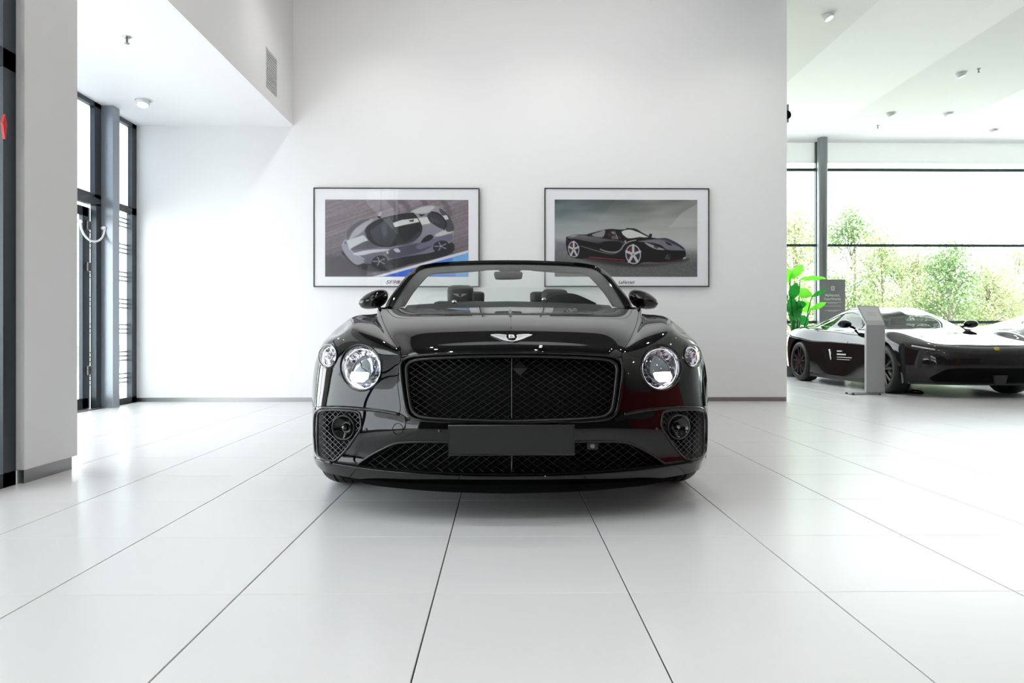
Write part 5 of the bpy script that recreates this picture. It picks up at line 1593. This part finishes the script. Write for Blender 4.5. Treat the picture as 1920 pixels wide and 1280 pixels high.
# ------------------------------------------------------------------ information stand
kY = 9.22
ka = P(1624.5, 700, kY); kb = P(1659.5, 700, kY)
kx0, kx1 = ka[0], kb[0]
kio = empty('information_stand', ((kx0 + kx1) / 2, kY + .05, 0)); tag(kio, 'slim grey metal information stand with slanted panel beside the coupe', 'stand')
ko = np.array(kio.location)
kio_m = mat('stand_grey', (.45, .45, .455), .35, .35, bump=(300, .08)); kio_l = mat('stand_panel_light', (.6, .6, .6), .45)
z608 = CAMH + (HOR - 609) * kY / FPX
MB().box(kx0, kx1, kY, kY + .05, .015, z608, .003).mk('body', kio_m, kio, ko, smooth=False)
MB().box(kx0 - .20, kx1 - .02, kY - .0, kY + .24, .022, .034, .002).mk('foot_plate', kio_m, kio, ko, smooth=False)
for (x, y) in ((kx0 - .17, kY + .02), (kx1 - .06, kY + .02), (kx0 - .17, kY + .2), (kx1 - .06, kY + .2)):
    mk('foot', *lathe([(0, 0), (.015, 0), (.015, .024), (0, .024)], (x, y, 0), (0, 0, 1), 12), satin_m, kio, ko)
pA = [P(1624.5, 609, kY), P(1659.5, 609, kY), P(1647, 574, kY + .24), P(1606, 572, kY + .24)]
n_ = unit(np.cross(pA[1] - pA[0], pA[3] - pA[0])); n_ = n_ if n_[1] < 0 else -n_
q = np.array(pA); q2 = q - n_ * .02
mk('slanted_panel', np.concatenate([q, q2]), [(0, 1, 2, 3), (7, 6, 5, 4), (0, 4, 5, 1), (1, 5, 6, 2), (2, 6, 7, 3), (3, 7, 4, 0)], kio_m, kio, ko, smooth=False)
def on_panel(s0, s1, t0, t1, h, m, nm):
    f = lambda s, t: (q[0] * (1 - s) + q[1] * s) * (1 - t) + (q[3] * (1 - s) + q[2] * s) * t + n_ * h
    V = [f(s0, t0), f(s1, t0), f(s1, t1), f(s0, t1)]; V += [v - n_ * (h + .001) for v in V]
    return mk(nm, V, [(0, 1, 2, 3), (7, 6, 5, 4), (0, 4, 5, 1), (1, 5, 6, 2), (2, 6, 7, 3), (3, 7, 4, 0)], m, kio, ko, smooth=False)
sheet = on_panel(.08, .92, .2, .93, .003, kio_l, 'info_sheet')
for k in range(5): on_panel(.3, .7 + .08 * (k % 2), .45 + .05 * k, .455 + .05 * k, .004, kio_m, 'print_line')

# ------------------------------------------------------------------ sign board
sY = 13.95
a = P(1536.5, 523.5, sY); b = P(1585, 524, sY)
sg = empty('sign_board', ((a[0] + b[0]) / 2, sY, 0)); tag(sg, 'dark grey upright sign board with white lettering by the column', 'sign'); so = np.array(sg.location)
MB().box(a[0], b[0], sY, sY + .05, .03, a[2], .003).mk('board', mat('sign_grey', srgb(150, 147, 152), .4), sg, so, smooth=False)
MB().box(a[0] - .05, b[0] + .05, sY - .1, sY + .15, 0, .03, .003).mk('foot', satin_m, sg, so, smooth=False)
sw_ = mat('sign_white', (.85, .85, .85), .5)
def sign_text(txt, px, py, s, nm='lettering', bold=.03):
    TV_, TF_ = text_mesh(txt, 1.0, 'CENTER', bold=bold); c = P(px, py, sY - .002)
    mk(nm, np.stack([c[0] + TV_[:, 0] * s, np.full(len(TV_), sY - .002), c[2] + TV_[:, 1] * s], 1), TF_, sw_, sg, so, smooth=False)
sign_text('MyFerrari.', 1561, 553.5, .072); sign_text('YourWorld.', 1561, 560.5, .072)
for (py, w) in ((566.5, .19), (568.6, .10), (573.4, .17), (581.5, .16), (583, .10)):
    c = P(1561, py, sY); MB().box(c[0] - w, c[0] + w, sY - .003, sY, c[2] - .004, c[2] + .004).mk('text_line', sw_, sg, so, smooth=False)
c = P(1561.5, 540.5, sY); lg = MB().box(c[0] - .034, c[0] + .034, sY - .004, sY, c[2] - .045, c[2] + .045, .002).mk('logo_shield', sw_, sg, so, smooth=False)
MB().box(c[0] - .012, c[0] + .012, sY - .006, sY - .004, c[2] - .03, c[2] + .03).mk('logo_mark', MATS['sign_grey'], lg, so, smooth=False)

# ------------------------------------------------------------------ big-leaved plant
pY = 13.42
leafA = translucent_mat('leaf_bright', srgb(120, 222, 60), .45); leafB = translucent_mat('leaf_deep', srgb(40, 150, 55), .3)
pb = P(1492, 700, pY); pbx = pb[0]
plant = empty('potted_plant', (pbx, pY, 0)); tag(plant, 'tall potted plant with large bright green leaves behind the coupe', 'plant'); po = np.array(plant.location)
autosmooth(mk('pot', *lathe([(0, 0), (.17, 0), (.21, .36), (.22, .38), (.20, .38), (.19, .34), (0, .34)], (pbx, pY, 0), (0, 0, 1), 28), mat('pot_dark', (.04, .04, .042), .5), plant, po))
def blade(c0, c1, w, droop, m, twist=0.0):
    """leaf blade from c0 to tip c1, bending by droop"""
    c0, c1 = np.array(c0, float), np.array(c1, float); d = c1 - c0; L = np.linalg.norm(d); d = d / L
    side = unit(np.cross(d, [math.sin(twist), -math.cos(twist), 0.35])); up = np.cross(side, d)
    V = []; F = []; n = 10
    for i in range(n + 1):
        t = i / n
        ww = w * (math.sin(math.pi * min(1, t * .92 + .06)) ** .75)
        p = c0 + d * L * t - np.array([0, 0, 1]) * droop * t * t
        for k, s in enumerate((-1, -.5, 0, .5, 1)):
            V.append(p + side * ww * s * .5 + up * (abs(s) * .14 * ww + .012 * math.sin(t * 17 + s)))
    for i in range(n):
        for k in range(4): a_ = i * 5 + k; F.append((a_, a_ + 1, a_ + 6, a_ + 5))
    return np.array(V), F
LV = [((1481,522),(1506,495),.17,.02,0,.2),((1500,524),(1549,519),.12,.03,0,1.2),((1484,560),(1493,530),.2,.0,1,.0),((1499,557),(1519,543),.26,.02,0,-.5),((1522,556),(1549,541),.09,.02,1,.9),
      ((1520,580),(1549,565),.11,.02,0,.8),((1488,575),(1512,566),.16,.03,1,.5),((1505,565),(1515,585),.2,.0,0,-.3),((1482,555),(1484,590),.2,.0,1,.3),((1490,592),(1500,570),.18,0,1,.1),
      ((1500,592),(1512,612),.22,.0,1,.2),((1485,600),(1497,580),.2,0,1,-.2),((1478,585),(1490,560),.2,0,1,.1),((1480,530),(1470,500),.2,.02,0,.2),((1476,560),(1452,540),.2,.03,1,.3),((1480,580),(1455,575),.2,.05,1,.1)]
for k, (s0, s1, w, dr, mi, tw) in enumerate(LV):
    y0_ = pY + .18 * math.sin(k * 2.1); a = P(s0[0], s0[1], y0_); b = P(s1[0], s1[1], y0_ + .12 * math.cos(k * 1.7))
    lf = mk('leaf', *blade(a, b, w * 1.05, dr, None, tw), (leafA, leafB)[mi], plant, po)
    root_ = np.array([pbx + .05 * math.sin(k * 3.3), pY + .05 * math.cos(k * 2.2), .33])
    mid = root_ * .45 + a * .55 + [0, 0, .06]
    mk('stalk', *tube(crv([root_, mid, a], 5), [.014] * 5 + [.010] * 5 + [.007], 6), leafB, lf, po)

# ------------------------------------------------------------------ cable under the coupe
cp = crv([P(1700, 727, 9.75) * [1, 1, 0] + [0, 0, .012], P(1712, 728, 9.5) * [1, 1, 0] + [0, 0, .012], P(1724, 731, 9.4) * [1, 1, 0] + [0, 0, .012], P(1730, 730, 9.45) * [1, 1, 0] + [0, 0, .012], P(1726, 726, 9.7) * [1, 1, 0] + [0, 0, .012], P(1710, 724, 9.9) * [1, 1, 0] + [0, 0, .012]], 6)
tag(mk('power_cable', *tube(cp, .011, 8), matte_m), 'black power cable looped on the floor under the dark coupe', 'cable')

# ------------------------------------------------------------------ outside
grass_m = mat('grass_green', (.30, .34, .18), .9, noise=(3, .35))
g = MB().box(-40, 70, 19.2, 90, -.35, -.12).mk('ground_outside', grass_m, smooth=False); tag(g, 'grass bank outside the far glazing', kind='structure')
pv = MB().box(-40, XE - .12, -30, YFAR, -.25, -.02).box(XE - .12, XF - .1, -30, 3.9, -.25, -.02).mk('paving_outside', mat('paving_pale', (.78, .78, .78), .8, noise=(2, .1)), smooth=False); tag(pv, 'pale paving outside the entrance', kind='structure')

te = MB().box(-12, 40, YFAR + .05, 19.2, -.3, -.05).mk('bounce_terrace', MATS['paving_pale'], smooth=False); tag(te, 'added pale terrace bouncing daylight through the far glazing', kind='structure')

def leaf_mat(name, c):
    m = bpy.data.materials.new(name); m.use_nodes = True; nt = m.node_tree
    b = nt.nodes['Principled BSDF']; b.inputs['Roughness'].default_value = .6
    oi = nt.nodes.new('ShaderNodeNewGeometry'); rp_ = nt.nodes.new('ShaderNodeValToRGB')
    rp_.color_ramp.elements[0].color = (*[x * .55 for x in c], 1); rp_.color_ramp.elements[1].color = (*[min(1, x * 1.35) for x in c], 1)
    nt.links.new(oi.outputs['Random Per Island'], rp_.inputs[0]); nt.links.new(rp_.outputs[0], b.inputs['Base Color'])
    tl_ = nt.nodes.new('ShaderNodeBsdfTranslucent'); nt.links.new(rp_.outputs[0], tl_.inputs['Color'])
    mx = nt.nodes.new('ShaderNodeMixShader'); mx.inputs[0].default_value = .45
    nt.links.new(b.outputs[0], mx.inputs[1]); nt.links.new(tl_.outputs[0], mx.inputs[2]); nt.links.new(mx.outputs[0], nt.nodes['Material Output'].inputs['Surface'])
    return m
lm = [leaf_mat('leaves_pale', (.36, .42, .22)), leaf_mat('leaves_mid', (.20, .30, .13)), leaf_mat('leaves_yellow', (.40, .42, .25))]
bark_m = mat('bark', (.20, .17, .14), .9)
def tree(px, Y, top_py, width, mi, label, seed, nl=6500, low=.3):
    r = np.random.default_rng(seed)
    b = P(px, 600, Y); H = CAMH + (HOR - top_py) * Y / FPX
    root = empty('tree', (b[0], Y, -.15)); tag(root, label, 'tree', 'trees outside the far glazing'); o = np.array(root.location)
    mb = MB(); mb.tube(crv([(b[0], Y, -.15), (b[0] + r.uniform(-.1, .1), Y, H * .35), (b[0] + r.uniform(-.2, .2), Y, H * .7), (b[0], Y, H * .95)], 4), np.linspace(.07, .012, 13), 7)
    mb.mk('trunk', bark_m, root, o)
    centers = []
    nb = 26
    mb = MB()
    for k in range(nb):
        t = r.uniform(low, .97); ang = r.uniform(0, 2 * np.pi)
        rad = width * .5 * (math.sin(math.pi * min(1, max(0, (t - low) / (1 - low)) * .78 + .2)) ** .7) * r.uniform(.45, 1.0)
        s = np.array([b[0], Y, H * max(.15, t - .2)]); e = np.array([b[0] + rad * math.cos(ang), Y + rad * math.sin(ang) * .8, H * t])
        mb.tube(crv([s, (s + e) / 2 + [0, 0, .12], e], 3), np.linspace(.022, .006, 7), 5)
        centers += [e, (s + 2 * e) / 3 + r.normal(0, .12, 3)]
    mb.mk('branches', bark_m, root, o)
    C = np.array(centers); idx = r.integers(0, len(C), nl)
    c = C[idx] + r.normal(0, .24, (nl, 3)) * [1, 1, .8]
    c[:, 2] = np.minimum(c[:, 2], H + .1)
    a = unit_rows(r.normal(0, 1, (nl, 3)) + [0, 0, -.3]); s = unit_rows(np.cross(a, r.normal(0, 1, (nl, 3))))
    L = r.uniform(.055, .11, (nl, 1)); w = L * .32
    n = np.cross(a, s)
    V = np.stack([c, c + a * L * .5 + s * w + n * w * .3, c + a * L, c + a * L * .5 - s * w + n * w * .3], 1).reshape(-1, 3)
    i = np.arange(nl) * 4
    F = np.concatenate([np.stack([i, i + 1, i + 2], 1), np.stack([i, i + 2, i + 3], 1)])
    f = mk('foliage', V, F.tolist(), lm[mi], root, o, smooth=False); f['kind'] = 'stuff'
    return root
def unit_rows(v): return v / np.maximum(1e-9, np.linalg.norm(v, axis=1))[:, None]
TR = [(1488, 20.4, 392, 2.1, 0, 'pale green tree outside, left of the steel column'),
      (1597, 23.0, 386, 2.1, 1, 'tallest leafy tree just right of the steel column'),
      (1655, 20.4, 425, 1.9, 0, 'pale leafy tree right of the tallest one'),
      (1722, 23.0, 462, 2.0, 2, 'thin yellowish tree above the middle of the dark coupe'),
      (1785, 20.4, 456, 1.9, 1, 'bushy green tree just below the transom, middle of the glazing'),
      (1850, 23.0, 470, 2.1, 2, 'yellow-green tree in the right part of the glazing'),
      (1910, 29.5, 460, 2.9, 0, 'pale tree at the right edge of the glazing'),
      (1990, 23.0, 466, 2.4, 1, 'green tree cut by the right edge of the photo'),
      (1540, 26.2, 415, 3.2, 2, 'yellowish tree standing behind the steel column'),
      (1690, 26.2, 470, 3.4, 1, 'broad hedge-like tree further back behind the coupe roof'),
      (1860, 26.2, 490, 3.4, 0, 'broad pale tree further back at the right')]
for k, (px, Y, tp, w, mi, l) in enumerate(TR): tree(px, Y, tp, w, mi, l, 40 + k, 6800 if k < 8 else 8000, .12)
